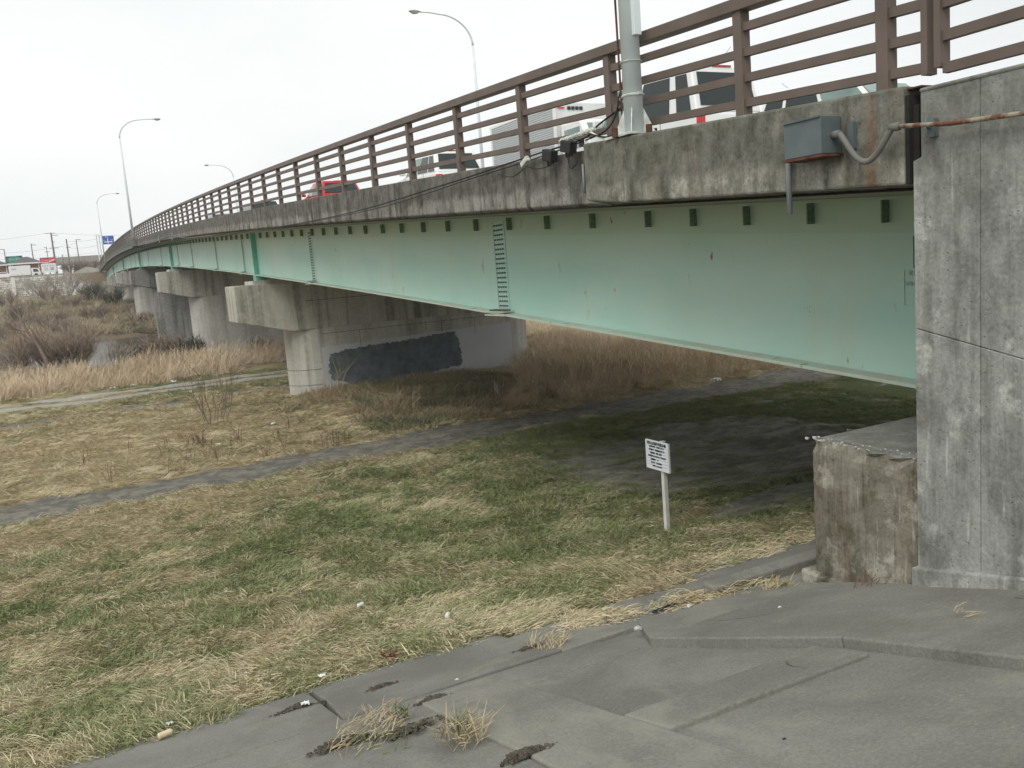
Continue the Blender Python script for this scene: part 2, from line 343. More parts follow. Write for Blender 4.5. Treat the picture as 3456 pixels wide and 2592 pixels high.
M['paper'] = simple('white_litter', (0.75, 0.76, 0.75), 0.6)
M['tan'] = simple('tan_can', (0.66, 0.55, 0.36), 0.35)
M['gravel'] = simple('pale_gravel', (0.31, 0.30, 0.27), 0.95, noise=0.25, scale=6)
M['joint'] = simple('dark_joint_and_gap_shade', (0.025, 0.023, 0.02), 1.0)  # joint colour, also used for the painted shade in the deck gap
M['stain_paint'] = simple('slate_overpaint', (0.125, 0.15, 0.162), 0.8, noise=0.30, scale=2.6)
M['lightpaint'] = simple('light_grey_overpaint', (0.52, 0.53, 0.545), 0.8, noise=0.06, scale=1.0)

# grass / reed materials: colour comes from each tuft's own dryness
def blade_mat(name, green, dry, dark):
    g = G(name, 0.85, 0.15)
    d = g.attr('dry', 'INSTANCER'); b = g.attr('bl', 'GEOMETRY')
    k = g.op('ADD', d, g.mul(g.op('SUBTRACT', b, 0.5), 0.55))
    c = g.mix(g.ramp(k, 0.25, 0.75), green, dry)
    c = g.mix(g.mul(g.ramp(b, 0.75, 0.1), 0.5), c, dark)
    g.b.inputs['Subsurface Weight'].default_value = 0.0
    return g.done(c)
M['grass'] = blade_mat('meadow_blades', (0.235, 0.285, 0.12), (0.62, 0.53, 0.355), (0.27, 0.23, 0.145))
M['reed'] = blade_mat('dry_reed_blades', (0.54, 0.43, 0.30), (0.72, 0.60, 0.44), (0.38, 0.29, 0.205))
M['weed'] = blade_mat('brown_weed_blades', (0.19, 0.20, 0.115), (0.44, 0.35, 0.225), (0.17, 0.14, 0.095))

# ------------------------------------------------------------------ bridge profile
Z0, GR, CC, HG = -1.61563, 0.0625196, 0.000208925, 1.56545
XG = 6.498
def prof(s): return Z0+GR*s-CC*s*s
PIERS = [34.14, 64.14, 94.14, 124.14, 154.14]
YS0, YE = 3.96, 186.0
def rng(a, b, st):
    n = max(1, int(round((b-a)/st))); return [a+(b-a)*i/n for i in range(n+1)]
ys = rng(YS0, YE, 2.0)

# ------------------------------------------------------------------ ground
PY = [-60, -6.6, -6.1, 6.60, 6.68, 9.6, 12, 16, 20, 40, 48, 56, 61, 65, 104, 112, 120, 135, 150, 156, 166, 189.2, 189.6, 4000]
PZ = [.33, .33, .10, -3.60, -3.30, -3.98, -4.25, -4.42, -4.5, -4.55, -4.65, -4.75, -5.1, -6.2, -6.2, -5.2, -4.7, -4.0, -2.0, -1.35, -0.8, -0.15, 4.36, 4.36]
def vnoise(x, y, sc, seed=0):
    x = np.asarray(x, float)*sc; y = np.asarray(y, float)*sc
    xi = np.floor(x).astype(np.int64); yi = np.floor(y).astype(np.int64); fx = x-xi; fy = y-yi
    fx = fx*fx*(3-2*fx); fy = fy*fy*(3-2*fy)
    def h(a, b):
        n = (a*374761393+b*668265263+seed*1442695041) & 0xffffffff
        n = ((n ^ (n >> 13))*1274126177) & 0xffffffff
        return ((n ^ (n >> 16)) & 0xffff)/65535.0
    return (h(xi,yi)*(1-fx)+h(xi+1,yi)*fx)*(1-fy)+(h(xi,yi+1)*(1-fx)+h(xi+1,yi+1)*fx)*fy
def fbm(x, y, sc, seed=0, o=4):
    r = 0; a = 0.5; t = 0
    for i in range(o): r = r+a*vnoise(x, y, sc*2**i, seed+i*17); t += a; a *= 0.55
    return r/t
def gz(x, y):
    x = np.asarray(x, float); y = np.asarray(y, float)
    z = np.interp(y, PY, PZ)
    bump = (fbm(x, y, 0.35, 3)-0.5)*0.28+(fbm(x, y, 1.4, 9, 3)-0.5)*0.10
    z = z+np.where((y > 6.6) & (y < 60), bump*np.clip((y-6.6)/3, 0.15, 1), 0)
    z = z+np.where((y > 110) & (y < 185), bump*4, 0)
    z = np.where((x > 5.35) & (x < 19.4) & (y < 3.3), 0.33, z)                 # road embankment behind the wing wall
    m = np.clip(1-np.abs(y-28.5)/6, 0, 1)*np.clip((x-6.5)/2, 0, 1)*np.clip((19-x)/2, 0, 1)
    z = z+0.22*m
    return z
def path_w(x, y):                                            # the muddy asphalt path through the meadow
    c = 20.9+0.35*np.sin(x*0.21+1.0)+0.045*np.clip(x-6, 0, 9)*1.4
    return c, 0.98+0.6*(fbm(x, y*0+3, 0.5, 5)-0.5)+0.02*np.clip(x, 0, 20)
def soft(v, a, b): return np.clip((v-a)/(b-a), 0, 1)
def dryness(x, y):
    n = fbm(x, y, 0.55, 21); n2 = fbm(x, y, 2.2, 31, 3)
    base = 0.55+(n-0.5)*0.7+(n2-0.5)*1.25
    base = base+np.where(y < 20, -0.12, 0.25+0.15*soft(-x, -4, -1))
    base = base-0.16*soft(y, 8.5, 11)*soft(-y, -18.5, -15)*soft(x, 0.5, 3.5)
    base = base+0.5*soft(y, 16.5, 18.5)*soft(-x, -5.0, -2.0)*(y < 19.6)
    base = base+0.25*soft(-y, -7.6, -6.6)
    base = base+0.5*soft(-np.hypot((x-1.5)/3.5, (y-29.5)/3.0), -1.2, -0.6)
    base = base-0.30*soft(y, 36.5, 38)*(y < 48)
    base = base-0.35*soft(x, 8, 10)*(y < 20)
    base = base-0.15*soft(-np.hypot((x-6)/2.6, (y-32)/3.0), -1.2, -0.6)
    return np.clip(base, 0, 1)
def soilness(x, y):
    n = fbm(x, y, 0.8, 41); n2 = fbm(x, y, 3.0, 47, 3)
    s = soft(-np.hypot((x-11.8)/3.9, (y-14.3)/3.6), -1.1, -0.72)*1.15+(n-0.5)*1.6*soft(x, 7.5, 9)+(n2-0.5)*1.0*soft(x, 8, 9)
    s2 = soft(-np.hypot((x-9.7)/1.8, (y-9.7)/0.75), -1.1, -0.8)
    s = np.where(y < 19.3, np.maximum(s, s2), 0)
    s = np.where(x < 5, 0, s)
    s = s+0.75*soft(x, 20, 21)*(y < 15)
    return np.clip(s, 0, 1)
def pathness(x, y):
    c, hw = path_w(x, y); e = (fbm(x, y, 1.6, 55)-0.5)*0.9
    a = soft(-np.abs(y-c)/hw+e, -1.1, -0.85)
    c2 = 36.3+0.5*np.sin(x*0.2); b = soft(-np.abs(y-c2)/0.7+(fbm(x, y, 0.5, 77)-0.5)*2.4, -1.0, -0.7)*soft(-x, -16, -7)
    return np.clip(np.maximum(a, b), 0, 1)
def trackness(x, y):
    e = (fbm(x, y, 1.0, 88)-0.5)*0.8
    y0 = 0.0 if False else 42.4
    a = soft(-np.abs(y-43.9+0.02*x)/0.50+e, -1.3, -1.0); b = soft(-np.abs(y-41.9+0.02*x)/0.42+e, -1.3, -1.0)*0.9
    return np.clip(np.maximum(a, b), 0, 1)
def axis_(segs):
    r = []
    for a, b, st in segs: r += list(np.arange(a, b-1e-6, st))
    r.append(segs[-1][1]); return np.array(r)
gx = axis_([(-3000,-400,650),(-400,-60,40),(-60,-14,3),(-14,-6,0.6),(-6,24,0.22),(24,40,1.2),(40,120,10),(120,400,40),(400,3000,650)])
gy = axis_([(-60,-8,6),(-8,6.3,1.2),(6.3,24,0.16),(24,50,0.3),(50,66,0.7),(66,110,3),(110,189,1.6),(189,190,0.3),(190,260,8),(260,4000,500)])
GX, GY = np.meshgrid(gx, gy); ZZ = gz(GX, GY)
nx, ny = len(gx), len(gy)
me = bpy.data.meshes.new('ground')
idx = np.arange(nx*ny).reshape(ny, nx)
fc = np.stack([idx[:-1,:-1], idx[:-1,1:], idx[1:,1:], idx[1:,:-1]], -1).reshape(-1, 4)
me.vertices.add(nx*ny); me.vertices.foreach_set('co', np.stack([GX, GY, ZZ], -1).astype(np.float32).ravel())
me.loops.add(fc.size); me.loops.foreach_set('vertex_index', fc.astype(np.int32).ravel())
me.polygons.add(len(fc)); me.polygons.foreach_set('loop_start', np.arange(0, fc.size, 4, dtype=np.int32)); me.polygons.foreach_set('use_smooth', [True]*len(fc))
me.update(); me.validate()
for nm, fn in (('dry', dryness), ('soil', soilness), ('path', pathness), ('track', trackness)):
    a = me.attributes.new(nm, 'FLOAT', 'POINT'); a.data.foreach_set('value', fn(GX, GY).astype(np.float32).ravel())
def ground_mat():
    g = G('ground_cover', 1.0, 0.1)
    d = g.attr('dry'); so_ = g.attr('soil'); pa = g.attr('path'); tr = g.attr('track')
    n = g.noise(g.pos, 3.0, 8, 0.7); f = g.noise(g.map(g.pos, (1, 2.2, 1)), 22, 5, 0.7)
    k = g.op('ADD', d, g.mul(g.op('SUBTRACT', n, 0.5), 0.9))
    c = g.mix(g.ramp(k, 0.2, 0.85), (0.11, 0.125, 0.055), (0.38, 0.31, 0.185))
    yy = g.sep(g.pos)[1]
    c = g.mix(g.ramp(yy, 48, 52), c, g.mix(n, (0.24, 0.18, 0.12), (0.15, 0.12, 0.085)))
    soilc = g.mix(g.ramp(g.noise(g.map(g.pos, (0.9, 1.4, 1)), 1.3, 9, 0.72), 0.38, 0.62), (0.36, 0.355, 0.30), (0.17, 0.165, 0.13))
    c = g.mix(g.ramp(g.op('ADD', so_, g.mul(g.op('SUBTRACT', f, 0.5), 0.6)), 0.3, 0.6), c, soilc)
    pc = g.mix(g.ramp(n, 0.4, 0.6), (0.15, 0.146, 0.125), (0.27, 0.25, 0.205))
    c = g.mix(g.ramp(g.op('ADD', pa, g.mul(g.op('SUBTRACT', f, 0.5), 0.7)), 0.35, 0.6), c, pc)
    c = g.mix(g.ramp(g.op('ADD', tr, g.mul(g.op('SUBTRACT', f, 0.5), 0.5)), 0.35, 0.6), c, (0.40, 0.385, 0.35))
    c = g.mix(g.mul(g.ramp(f, 0.3, 0.75), 0.55), c, g.mix(0.5, c, (0, 0, 0)))
    g.bump(g.op('ADD', f, n), 0.8, 0.04)
    return g.done(c)
me.materials.append(ground_mat())
ground = bpy.data.objects.new('ground', me); C.objects.link(ground); ground['kind'] = 'structure'

# river
def water_mat():
    g = G('river_water', 0.12, 0.5); g.b.inputs['IOR'].default_value = 1.33
    n = g.noise(g.map(g.pos, (0.5, 1.6, 1)), 2.2, 4, 0.6); g.bump(n, 0.35, 0.12)
    return g.done(g.mix(n, (0.035, 0.035, 0.028), (0.055, 0.05, 0.04)))
mb = MB(); mb.add([(-800,60,-5.32),(800,60,-5.32),(800,111,-5.32),(-800,111,-5.32)], [(0,1,2,3)])
wt = mb.build('river', water_mat()); wt['kind'] = 'structure'

# ------------------------------------------------------------------ levee revetment (setting) with its pieces
def rz(y): return -1.44-0.28*y
SL = Vector((0, 1, -0.28)).normalized(); SN = Vector((0, 0.28, 1)).normalized(); AX = Vector((1, 0, 0))
rev = bpy.data.objects.new('levee_revetment', None); C.objects.link(rev); rev['kind'] = 'structure'
def slab(x0, x1, y0, y1, top, bot=-0.3, name='slab', mat='rev2', bev=0.012, par=rev, jag=0.0, skew=0.0):
    b = MB(); vs = []; xa = x0
    nxs = max(1, int((x1-x0)/0.5)); nys = max(1, int((y1-y0)/0.5))
    for dz in (bot, top):
        for j in range(nys+1):
            for i in range(nxs+1):
                x0 = xa+skew*j/nys; x = x0+(x1-x0)*i/nxs; y = y0+(y1-y0)*j/nys
                jx = jag*(random.random()-.5) if i in (0, nxs) else 0; jy = jag*(random.random()-.5) if j in (0, nys) else 0
                p = Vector((x+jx, y+jy, rz(y)))+SN*(dz+(0.006*(random.random()-.5) if dz == top else 0)); vs.append(p)
    W = nxs+1; N = W*(nys+1); fs = []
    for j in range(nys):
        for i in range(nxs):
            a = j*W+i; fs.append((a, a+W, a+W+1, a+1)); fs.append((a+N, a+1+N, a+W+1+N, a+W+N))
    for i in range(nxs):
        fs.append((i, i+1, i+1+N, i+N)); a = nys*W+i; fs.append((a+1, a, a+N, a+1+N))
    for j in range(nys):
        a = j*W; fs.append((a+W, a, a+N, a+W+N)); a = j*W+nxs; fs.append((a, a+W, a+W+N, a+N))
    b.add(vs, fs); return b.build(name, M[mat], par, bevel=bev)
slab(-60, 5.2, -5.9, 5.36, 0.0, name='panel_bed', mat='rev', bev=0)
# toe strip, several cast lengths with a dark joint above them
x = -30.0
toe_edges = [-30, -22, -14, -8, -4.6, -1.7, 1.25, 2.95, 5.25, 9, 14, 20]
for a, b in zip(toe_edges[:-1], toe_edges[1:]):
    e = 0.008*random.random(); slab(a+0.004, b-0.004, 5.425, (6.66 if b < 3 else (6.45 if b < 6 else 6.95))+e*4, 0.02+e, name='toe_slab', mat='rev2' if b > 3.0 else 'rev', jag=0.05)
slab(-60, 22, 5.33, 5.45, -0.02, name='joint_filler', mat='joint', bev=0)
# ribs across and down the slope
for y0 in (3.22, 0.6, -2.0, -4.6):
    for a, b in ((-30,-16),(-16,-8),(-8,-2.9),(-2.6,-0.62),(-0.36,1.70),(2.31,3.70)):
        slab(a, b, y0, y0+0.42, 0.026 if b > 2 else 0.010, name='rib', jag=0.015, mat='rev2' if b > 2 else 'rev')
for x0 in (-2.9, -0.62, 1.70):
    for a, b in ((3.64,5.3),(1.02,3.64),(-1.58,1.02),(-4.18,-1.58)):
        slab(x0, x0+(0.61 if x0 > 1 else 0.26), a+0.004, b-0.004, 0.022 if x0 > 1 else 0.012, name='rib', jag=0.02, mat='rev2' if x0 > 1 else 'rev')
slab(-60, 3.25, 4.85, 5.405, 0.010, name='rib', jag=0.02, mat='rev')
# raised apron beside the wing wall
slab(3.77, 5.2, -5.8, 1.2, 0.07, name='apron_slab', jag=0.02, mat='rev')
slab(3.77, 5.2, 1.203, 3.48, 0.07, name='apron_slab', jag=0.02, mat='rev')
slab(3.77, 5.2, 3.4805, 4.80, 0.07, name='apron_slab', jag=0.012, skew=-0.46, mat='rev')
slab(3.31, 5.2, 4.802, 5.38, 0.066, name='apron_slab', jag=0.03, skew=0.3)
# kerb beam running on along the abutment toe
kb = MB(); kb.obox((12.7, 5.60, -2.97), (AX, Vector((0,1,0)), Vector((0,0,1))), (8.2, 0.085, 0.11)); kb.build('kerb', M['rev2'], rev, bevel=0.02)

# ------------------------------------------------------------------ bridge
br = empty('road_bridge', (12.45, 34.14, -4.5), 'long road bridge with pale green steel girders and stained concrete edge', 'bridge')
mb = MB(); mb.sweep([(5.3,1.68),(5.36,1.64),(5.75,1.66),(5.75,2.265),(5.3,2.27)], rng(8.0, YE, 1.0), prof)
mb.sweep([(5.3,1.68),(5.36,1.64),(5.75,1.66),(5.75,2.265),(5.3,2.27)], rng(3.99, 7.98, .5), prof)
mb.build('parapet', M['parapet'], br, bevel=0.015)
mb = MB(); mb.sweep([(19.25,1.66),(19.7,1.66),(19.7,2.27),(19.25,2.27)], ys, prof); mb.build('far_parapet', M['parapet'], br)
mb = MB(); mb.sweep([(5.752,1.625),(6.2,1.60),(18.8,1.60),(19.248,1.66),(19.248,2.0),(5.752,2.0)], ys, prof); mb.build('deck_slab', M['soffit'], br)
mb = MB(); mb.sweep([(5.335,1.628),(5.36,1.628),(5.36,1.645),(5.335,1.645)], rng(3.99, YE, 2), prof); mb.build('drip_edge', M['joint'], br)
mb = MB(); mb.sweep([(8.2,2.004),(16.9,2.004),(16.9,2.02),(8.2,2.02)], ys, prof); mb.build('road_surface', M['asphalt'], br)
mb = MB(); mb.sweep([(5.76,2.004),(8.195,2.004),(8.195,2.16),(5.76,2.16)], ys, prof); mb.build('sidewalk', M['soffit'], br)
# girders
splices = [13.12, 25.76, 37.0, 44.3, 53.5, 60.7, 72.1, 84.5, 92, 101.6, 109.6, 121, 132, 145, 160, 172]
tabs = [5.36, 6.22, 7.11, 7.99, 8.86, 10.14, 11.40, 12.65, 13.93, 15.19, 16.45, 17.71, 18.97, 20.24, 21.51, 22.8, 24.06]
while tabs[-1] < 183: tabs.append(tabs[-1]+1.268)
for gi, X in enumerate((XG, 10.47, 14.43, 18.40)):
    yg = rng(4.02, YE, 1.5)
    mb = MB(); mb.sweep([(X,0),(X+.014,0),(X+.014,HG),(X,HG)], yg, prof); gd = mb.build('girder', M['girder'], br)
    ORI[gd.name] = ORI[br.name]
    mb = MB(); mb.sweep([(X-.20,-.032),(X+.20,-.032),(X+.20,0),(X-.20,0)], yg, prof); mb.build('bottom_flange', M['flange'], gd)
    mb = MB(); mb.sweep([(X-.17,HG),(X+.17,HG),(X+.17,HG+.03),(X-.17,HG+.03)], yg, prof); mb.build('top_flange', M['girder'], gd)
    for yp in [4.3]+PIERS+[184]:
        mb = MB()
        z = prof(yp); mb.box(X-.185, X-.001, yp-.014, yp+.014, z+.001, z+HG-.001); mb.build('bearing_stiffener', M['teal'], gd)
    if gi: continue
    for k, yp in enumerate(tabs):
        if min(abs(yp-q) for q in PIERS) < 0.25: continue
        mb = MB(); z = prof(yp); mb.box(X-.095, X-.001, yp-.007, yp+.007, z+HG-.20, z+HG-.001)
        mb.tube([(X-.055, yp-.02, z+HG-.17), (X-.055, yp+.0, z+HG-.17)], .012, 5); mb.tube([(X-.055, yp-.02, z+HG-.13), (X-.055, yp+.0, z+HG-.13)], .012, 5)
        mb.build('gusset_tab', M['bracket'], gd)
    for k, ysp in enumerate(splices):
        z = prof(ysp); mb = MB(); W = 0.20
        mb.box(X-.010, X-.0005, ysp-W, ysp+W, z+.05, z+HG-.06)
        sp = mb.build('splice_plate', M['girder'], gd)
        mb = MB(); ax = (Vector((0,1,0)), Vector((0,0,1)), Vector((1,0,0)))
        nr = 18
        for r_ in range(nr):
            for c_ in range(4 if k == 0 else 2):
                yy = ysp+((c_-1.5)*.085 if k == 0 else (c_-.5)*.16); zz = z+.10+(HG-.22)*r_/(nr-1)
                mb.tube([(X-.034, yy, zz), (X-.010, yy, zz)], .015 if k == 0 else .020, 6)
        for c_ in range(9):
            for r_ in (0, 1): mb.tube([(X-.07-.07*r_, ysp-.30+.075*c_, z+.0), (X-.07-.07*r_, ysp-.30+.075*c_, z+.045)], .018, 6)
        b_ = mb.build('bolt', M['bolt'], gd); b_['kind'] = 'stuff'
        mb = MB(); mb.box(X-.215, X-.03, ysp-.36, ysp+.36, z-.001, z+.018); mb.box(X-.22, X+.22, ysp-.38, ysp+.38, z-.055, z-.033); mb.build('flange_splice', M['flange'], gd)
        mb = MB(); mb.box(X-.0125, X-.0105, ysp+W-.006, ysp+W+.004, z+.05, z+HG-.06); mb.build('seam', M['joint'], gd)
# placard and stencilled record on the first girder beside the wing wall
gd0 = [o for o in br.children if o.name == 'girder'][0]
mb = MB(); mb.box(XG-.022, XG-.002, 4.80, 5.10, -0.33, -0.055); pl = mb.build('placard', M['placard'], gd0)
ax_side = (Vector((0,-1,0)), Vector((0,0,1)), Vector((-1,0,0)))
mb = MB()
for zz in (-.345, -.405, -.53, -.60, -.65): mb.box(XG-.006, XG-.001, 4.70, 5.21, zz-.002, zz+.002)
for yy in (5.208, 5.06, 4.70): mb.box(XG-.007, XG-.001, yy-.002, yy+.002, -.65, -.345)
mb.build('stencil_lines', M['paintwhite'], gd0)
text_mesh('塗装', .045, M['paintwhite'], gd0, (XG-.005, 5.12, -.376), ax_side)
text_mesh('塗装会社', .04, M['paintwhite'], gd0, (XG-.005, 5.12, -.466), ax_side)
# widened block that carries the nearest lamp (with chamfered far end)
mb = MB()
secs = [(3.99,4.995),(7.385,4.995),(7.395,5.000),(7.95,5.000)]
vs = []; fs = []; uv = []
for y, xx in secs:
    z = prof(y)
    vs += [(5.299,y,z+1.655),(xx,y,z+(1.665 if y < 7.9 else 1.71)),(xx,y,z+2.30),(5.74,y,z+2.30)]; uv += [(y,1.655),(y,1.665),(y,2.30),(y,2.30)]
for k in range(3):
    for i in range(4):
        a = k*4+i; b = k*4+(i+1)%4; fs.append((a, b, b+4, a+4))
fs += [(3,2,1,0),(12,13,14,15)]
mb.add(vs, fs, uv); mb.build('lamp_block', M['block'], br, bevel=0.02)
mb = MB(); mb.box(4.992, 4.9955, 4.0, 7.33, prof(5.6)+1.9, prof(5.6)+1.906)
def lampblock(Y, X0, X1):
    b = MB(); z = prof(Y); b.prism([(X0, Y-.8), (X1, Y-1.1), (X1, Y+1.1), (X0, Y+.8)], 2, z+1.66, z+2.29)
    return b.build('lamp_block', M['block'], br, bevel=0.02)
for Y in (78.5, 146.6): lampblock(Y, 4.93, 5.299)
for Y in (41.5, 114.0): lampblock(Y, 20.2, 19.701)
mb = MB()
for Y in (51, 58.5, 69): mb.tube([(5.27, Y, prof(Y)+2.0), (5.27, Y, prof(Y)+1.55)], .03, 6)
mb.build('weep_pipe', M['pvc'], br)
mb = MB(); mb.tube([(4.96, 4.99, prof(5)+1.94), (4.955, 4.985, prof(5)+1.90), (4.955, 4.985, prof(5)+1.50)], .021, 10); mb.build('drain_pipe', M['pvc'], br, smooth=True)
mb = MB(); mb.tube([(5.28, 8.42, prof(8.4)+2.12), (5.28, 8.42, prof(8.4)+1.80)], .014, 8); mb.build('drain_pipe', M['pvc'], br, smooth=True)

# ------------------------------------------------------------------ railing on the near edge
rl = empty('bridge_railing', (5.42, 34.14, prof(34.14)+2.27), 'long brown steel railing with four rails along the near edge of the bridge', 'railing')
XR = 5.42
posts = [4.47, 5.95]
while posts[-1] < 183: posts.append(posts[-1]+2.03)
pm = MB()
pm.box(-.045, .045, -.05, -.035, 0, .97); pm.box(-.045, .045, .035, .05, 0, .97); pm.box(-.007, .007, -.0352, .0352, .001, .969)
pm.box(-.06, .06, -.0352, .0352, .0, .012)
p0 = None
for y in posts:
    z = prof(y)+2.262
    if p0 is None:
        b = MB(); b.box(-.052, .052, -.052, .052, 0, .965); p0 = b.build('post', M['rail'], rl, local=True, bevel=.006); q = p0
    else: q = p0.copy(); C.objects.link(q)
    q.location = Vector((XR, y, z))-ORI[rl.name]
RZ = [(2.45, .034), (2.66, .034), (2.87, .034), (3.08, .034)]
def rails(Ya, Yb, f, par, flat=False):
    Y = rng(Ya, Yb, 1.0)
    for c_, h in RZ:
        b = MB(); b.sweep([(XR-.03,c_-h),(XR+.03,c_-h),(XR+.03,c_+h),(XR-.03,c_+h)], Y, f); b.build('rail', M['rail'], par)
    b = MB(); b.sweep([(XR-.075,3.215),(XR+.075,3.215),(XR+.075,3.32),(XR-.075,3.32)], Y, f); b.build('top_rail', M['rail'], par, bevel=.006)
seam = [4.16]+[posts[1]+2.03*k+1.3 for k in (3, 7)]
k = 11
while posts[1]+2.03*k+1.3 < 180: seam.append(posts[1]+2.03*k+1.3); k += 4
seam.append(184.0)
for a, b in zip(seam[:-1], seam[1:]): rails(a+.006, b-.006, prof, rl)
b = MB(); b.box(XR-.05, XR+.05, 4.10, 4.15, prof(4.1)+2.40, prof(4.1)+3.32); b.build('end_plate', M['rail'], rl)
# railing on the wing wall (level)
r2 = empty('wing_wall_railing', (5.42, 2.0, 0.89), 'short brown railing section standing on the grey wing wall right of the deck gap', 'railing')
ZW = 0.875; zf = lambda s: ZW-2.27
b = MB(); b.box(XR-.05, XR+.05, 4.0, 4.05, ZW+.19, ZW+1.05); b.build('end_plate', M['rail'], r2)
rails(4.0, -4.0, zf, r2)
for y in (3.12, 1.1, -.9, -2.9):
    b = MB(); b.box(XR-.052, XR+.052, y-.05, y+.05, ZW, ZW+.97); b.build('post', M['rail'], r2)

# ------------------------------------------------------------------ near abutment
ab = empty('abutment', (5.0, 3.9, -2.6), 'grey weathered concrete abutment with tall wing wall and lower seat block at right', 'abutment')
mb = MB(); mb.box(5.03, 5.5, -7, 3.90, -3.5, 0.86); mb.build('wing_wall', M['wing'], ab, bevel=.02)
def wpanel(pts, name='wall_panel', x0=5.0):
    b = MB(); n = len(pts); vs = [(x0,y,z) for y,z in pts]+[(x0+.06,y,z) for y,z in pts]
    b.add(vs, [tuple(range(n)), tuple(range(n,2*n))[::-1]]+[((i+1)%n,i,n+i,n+(i+1)%n) for i in range(n)]); return b.build(name, M['wing'], ab, bevel=.006)
J = lambda y: -.66-(3.915-y)*.217; JY = 3.462
wpanel([(3.93,J(3.93)+.003),(JY+.0015,J(JY)+.002),(JY+.0015,0.45),(JY+.0015,.885),(3.87,.885),(3.87,.46),(3.93,.44)])
wpanel([(JY-.0015,J(JY)+.002),(1.2,J(1.2)+.002),(1.2,.885),(JY-.0015,.885)])
wpanel([(3.93,-3.0),(JY+.0015,-3.0),(JY+.0015,J(JY)-.002),(3.93,J(3.93)-.002)])
wpanel([(JY-.0015,-3.0),(1.2,-3.0),(1.2,J(1.2)-.002),(JY-.0015,J(JY)-.002)])
wpanel([(1.194,-3.0),(-3,-2),(-7,-1),(-7,.885),(1.194,.885)])
mb = MB(); mb.box(4.992, 5.62, -7, 3.875, .862, .89); mb.build('wall_coping', M['wing'], ab, bevel=.012)
mb = MB()                                                     # footing, its top follows the slope
vs = []
for y in (-6, 3.96):
    zt = -2.33+0.20*(3.93-y)*1.0
    vs += [(4.965,y,zt-1.2),(5.1,y,zt-1.2),(5.1,y,zt),(4.965,y,zt)]
mb.add(vs, [(3,2,1,0),(4,5,6,7),(0,1,5,4),(1,2,6,5),(2,3,7,6),(3,0,4,7)]); mb.build('footing', M['wing'], ab, bevel=.015)
def rough_block(name, x0, x1, y0, y1, z0, z1, mats, n=26, cham=.10, amp=.018):
    b = MB(); bm_v = []
    # river-side / camera-side faces meshed finely so that the arris can be chipped
    prof2 = [(x1,y1),(x0+cham*1.4,y1)]
    for k in range(1, 6):
        a = PI/2*k/6; prof2.append((x0+cham*1.4*(1-math.sin(a)), y1-cham*1.4*(1-math.cos(a))))
    prof2 += [(x0,y1-cham*1.4)]
    m_ = 14
    for k in range(1, m_+1): prof2.append((x0, y1-cham*1.4-(y1-cham*1.4-y0)*k/m_))
    zs = [z0+(z1-z0)*k/n for k in range(n+1)]
    for zi, z in enumerate(zs):
        for x, y in prof2:
            d = 0
            if z > z1-.09: d = random.random()*.03*(1 if z < z1-.001 else 1.8)
            nx_ = -1 if y < y1-.01 else 0
            bm_v.append((x+(d+amp*(random.random()-.5)*.5 if x < x0+.2 else 0), y-(d if x < x0+.5 else 0)*.6, z-(random.random()*.035 if zi == n and x < x0+1 else 0)))
    W = len(prof2); fs = [(j*W+i, j*W+i+1, (j+1)*W+i+1, (j+1)*W+i) for j in range(n) for i in range(W-1)]
    b.add(bm_v, fs)
    top = [n*W+i for i in range(W)]; b.v.append((x1, y0, z1)); b.uv.append((0, 0)); b.f.append(tuple(top+[len(b.v)-1])); b.mi.append(1)
    return b.build(name, mats, ab, smooth=False)
rough_block('seat_block', 5.02, 19.7, 3.4, 4.97, -3.1, -1.56, [M['seat'], M['seat_top']])
mb = MB(); mb.box(4.985, 12, 3.4, 5.03, -3.3, -2.66); mb.build('footing', M['seat'], ab, bevel=.025)
mb = MB()                                                     # broken pale concrete lying along the arris
for k in range(48):
    t = random.random(); s_ = .003+.007*random.random()*(1.4 if t < .25 else .7)
    c_ = (5.02+random.random()**2*.12, 4.95-1.0*t*t, -1.572+random.random()*.008)
    if k % 9 == 0: c_ = (5.1+random.random()*.7*random.random(), 4.95, -1.575)
    a = random.random()*PI; e1 = Vector((math.cos(a), math.sin(a), .2)).normalized(); e2 = e1.cross(Vector((0,.3,1)).normalized()).normalized(); e3 = e1.cross(e2)
    mb.obox(c_, (e1, e2, e3), (s_, s_*.8, s_*.6))
ce = mb.build('chipped_rubble', M['chip'], ab); ce['kind'] = 'stuff'
mb = MB(); mb.box(5.62, 19.6, 2.9, 3.4, -3, .2); mb.build('back_wall', M['seat'], ab)
for X in (XG, 10.47, 14.43, 18.40):
    mb = MB(); mb.box(X-.2, X+.2, 4.1, 4.5, -1.56, -1.40); mb.build('bearing', M['rust'], ab)
mb = MB(); mb.box(5.0, 5.76, 3.955, 3.985, .305, .868); mb.build('gap_shade_plate', M['joint'], ab)  # dark plate over the parapet end, paints the shade of the narrow gap
mb = MB(); mb.box(5.03, 5.8, 3.905, 3.95, -.3, .80); mb.build('gap_shade_fill', M['joint'], ab)  # dark infill standing in for shade deep inside the gap
mb = MB(); mb.box(5.03, 5.76, 3.885, 4.02, .905, .915); mb.build('cover_plate', M['rust'], ab)

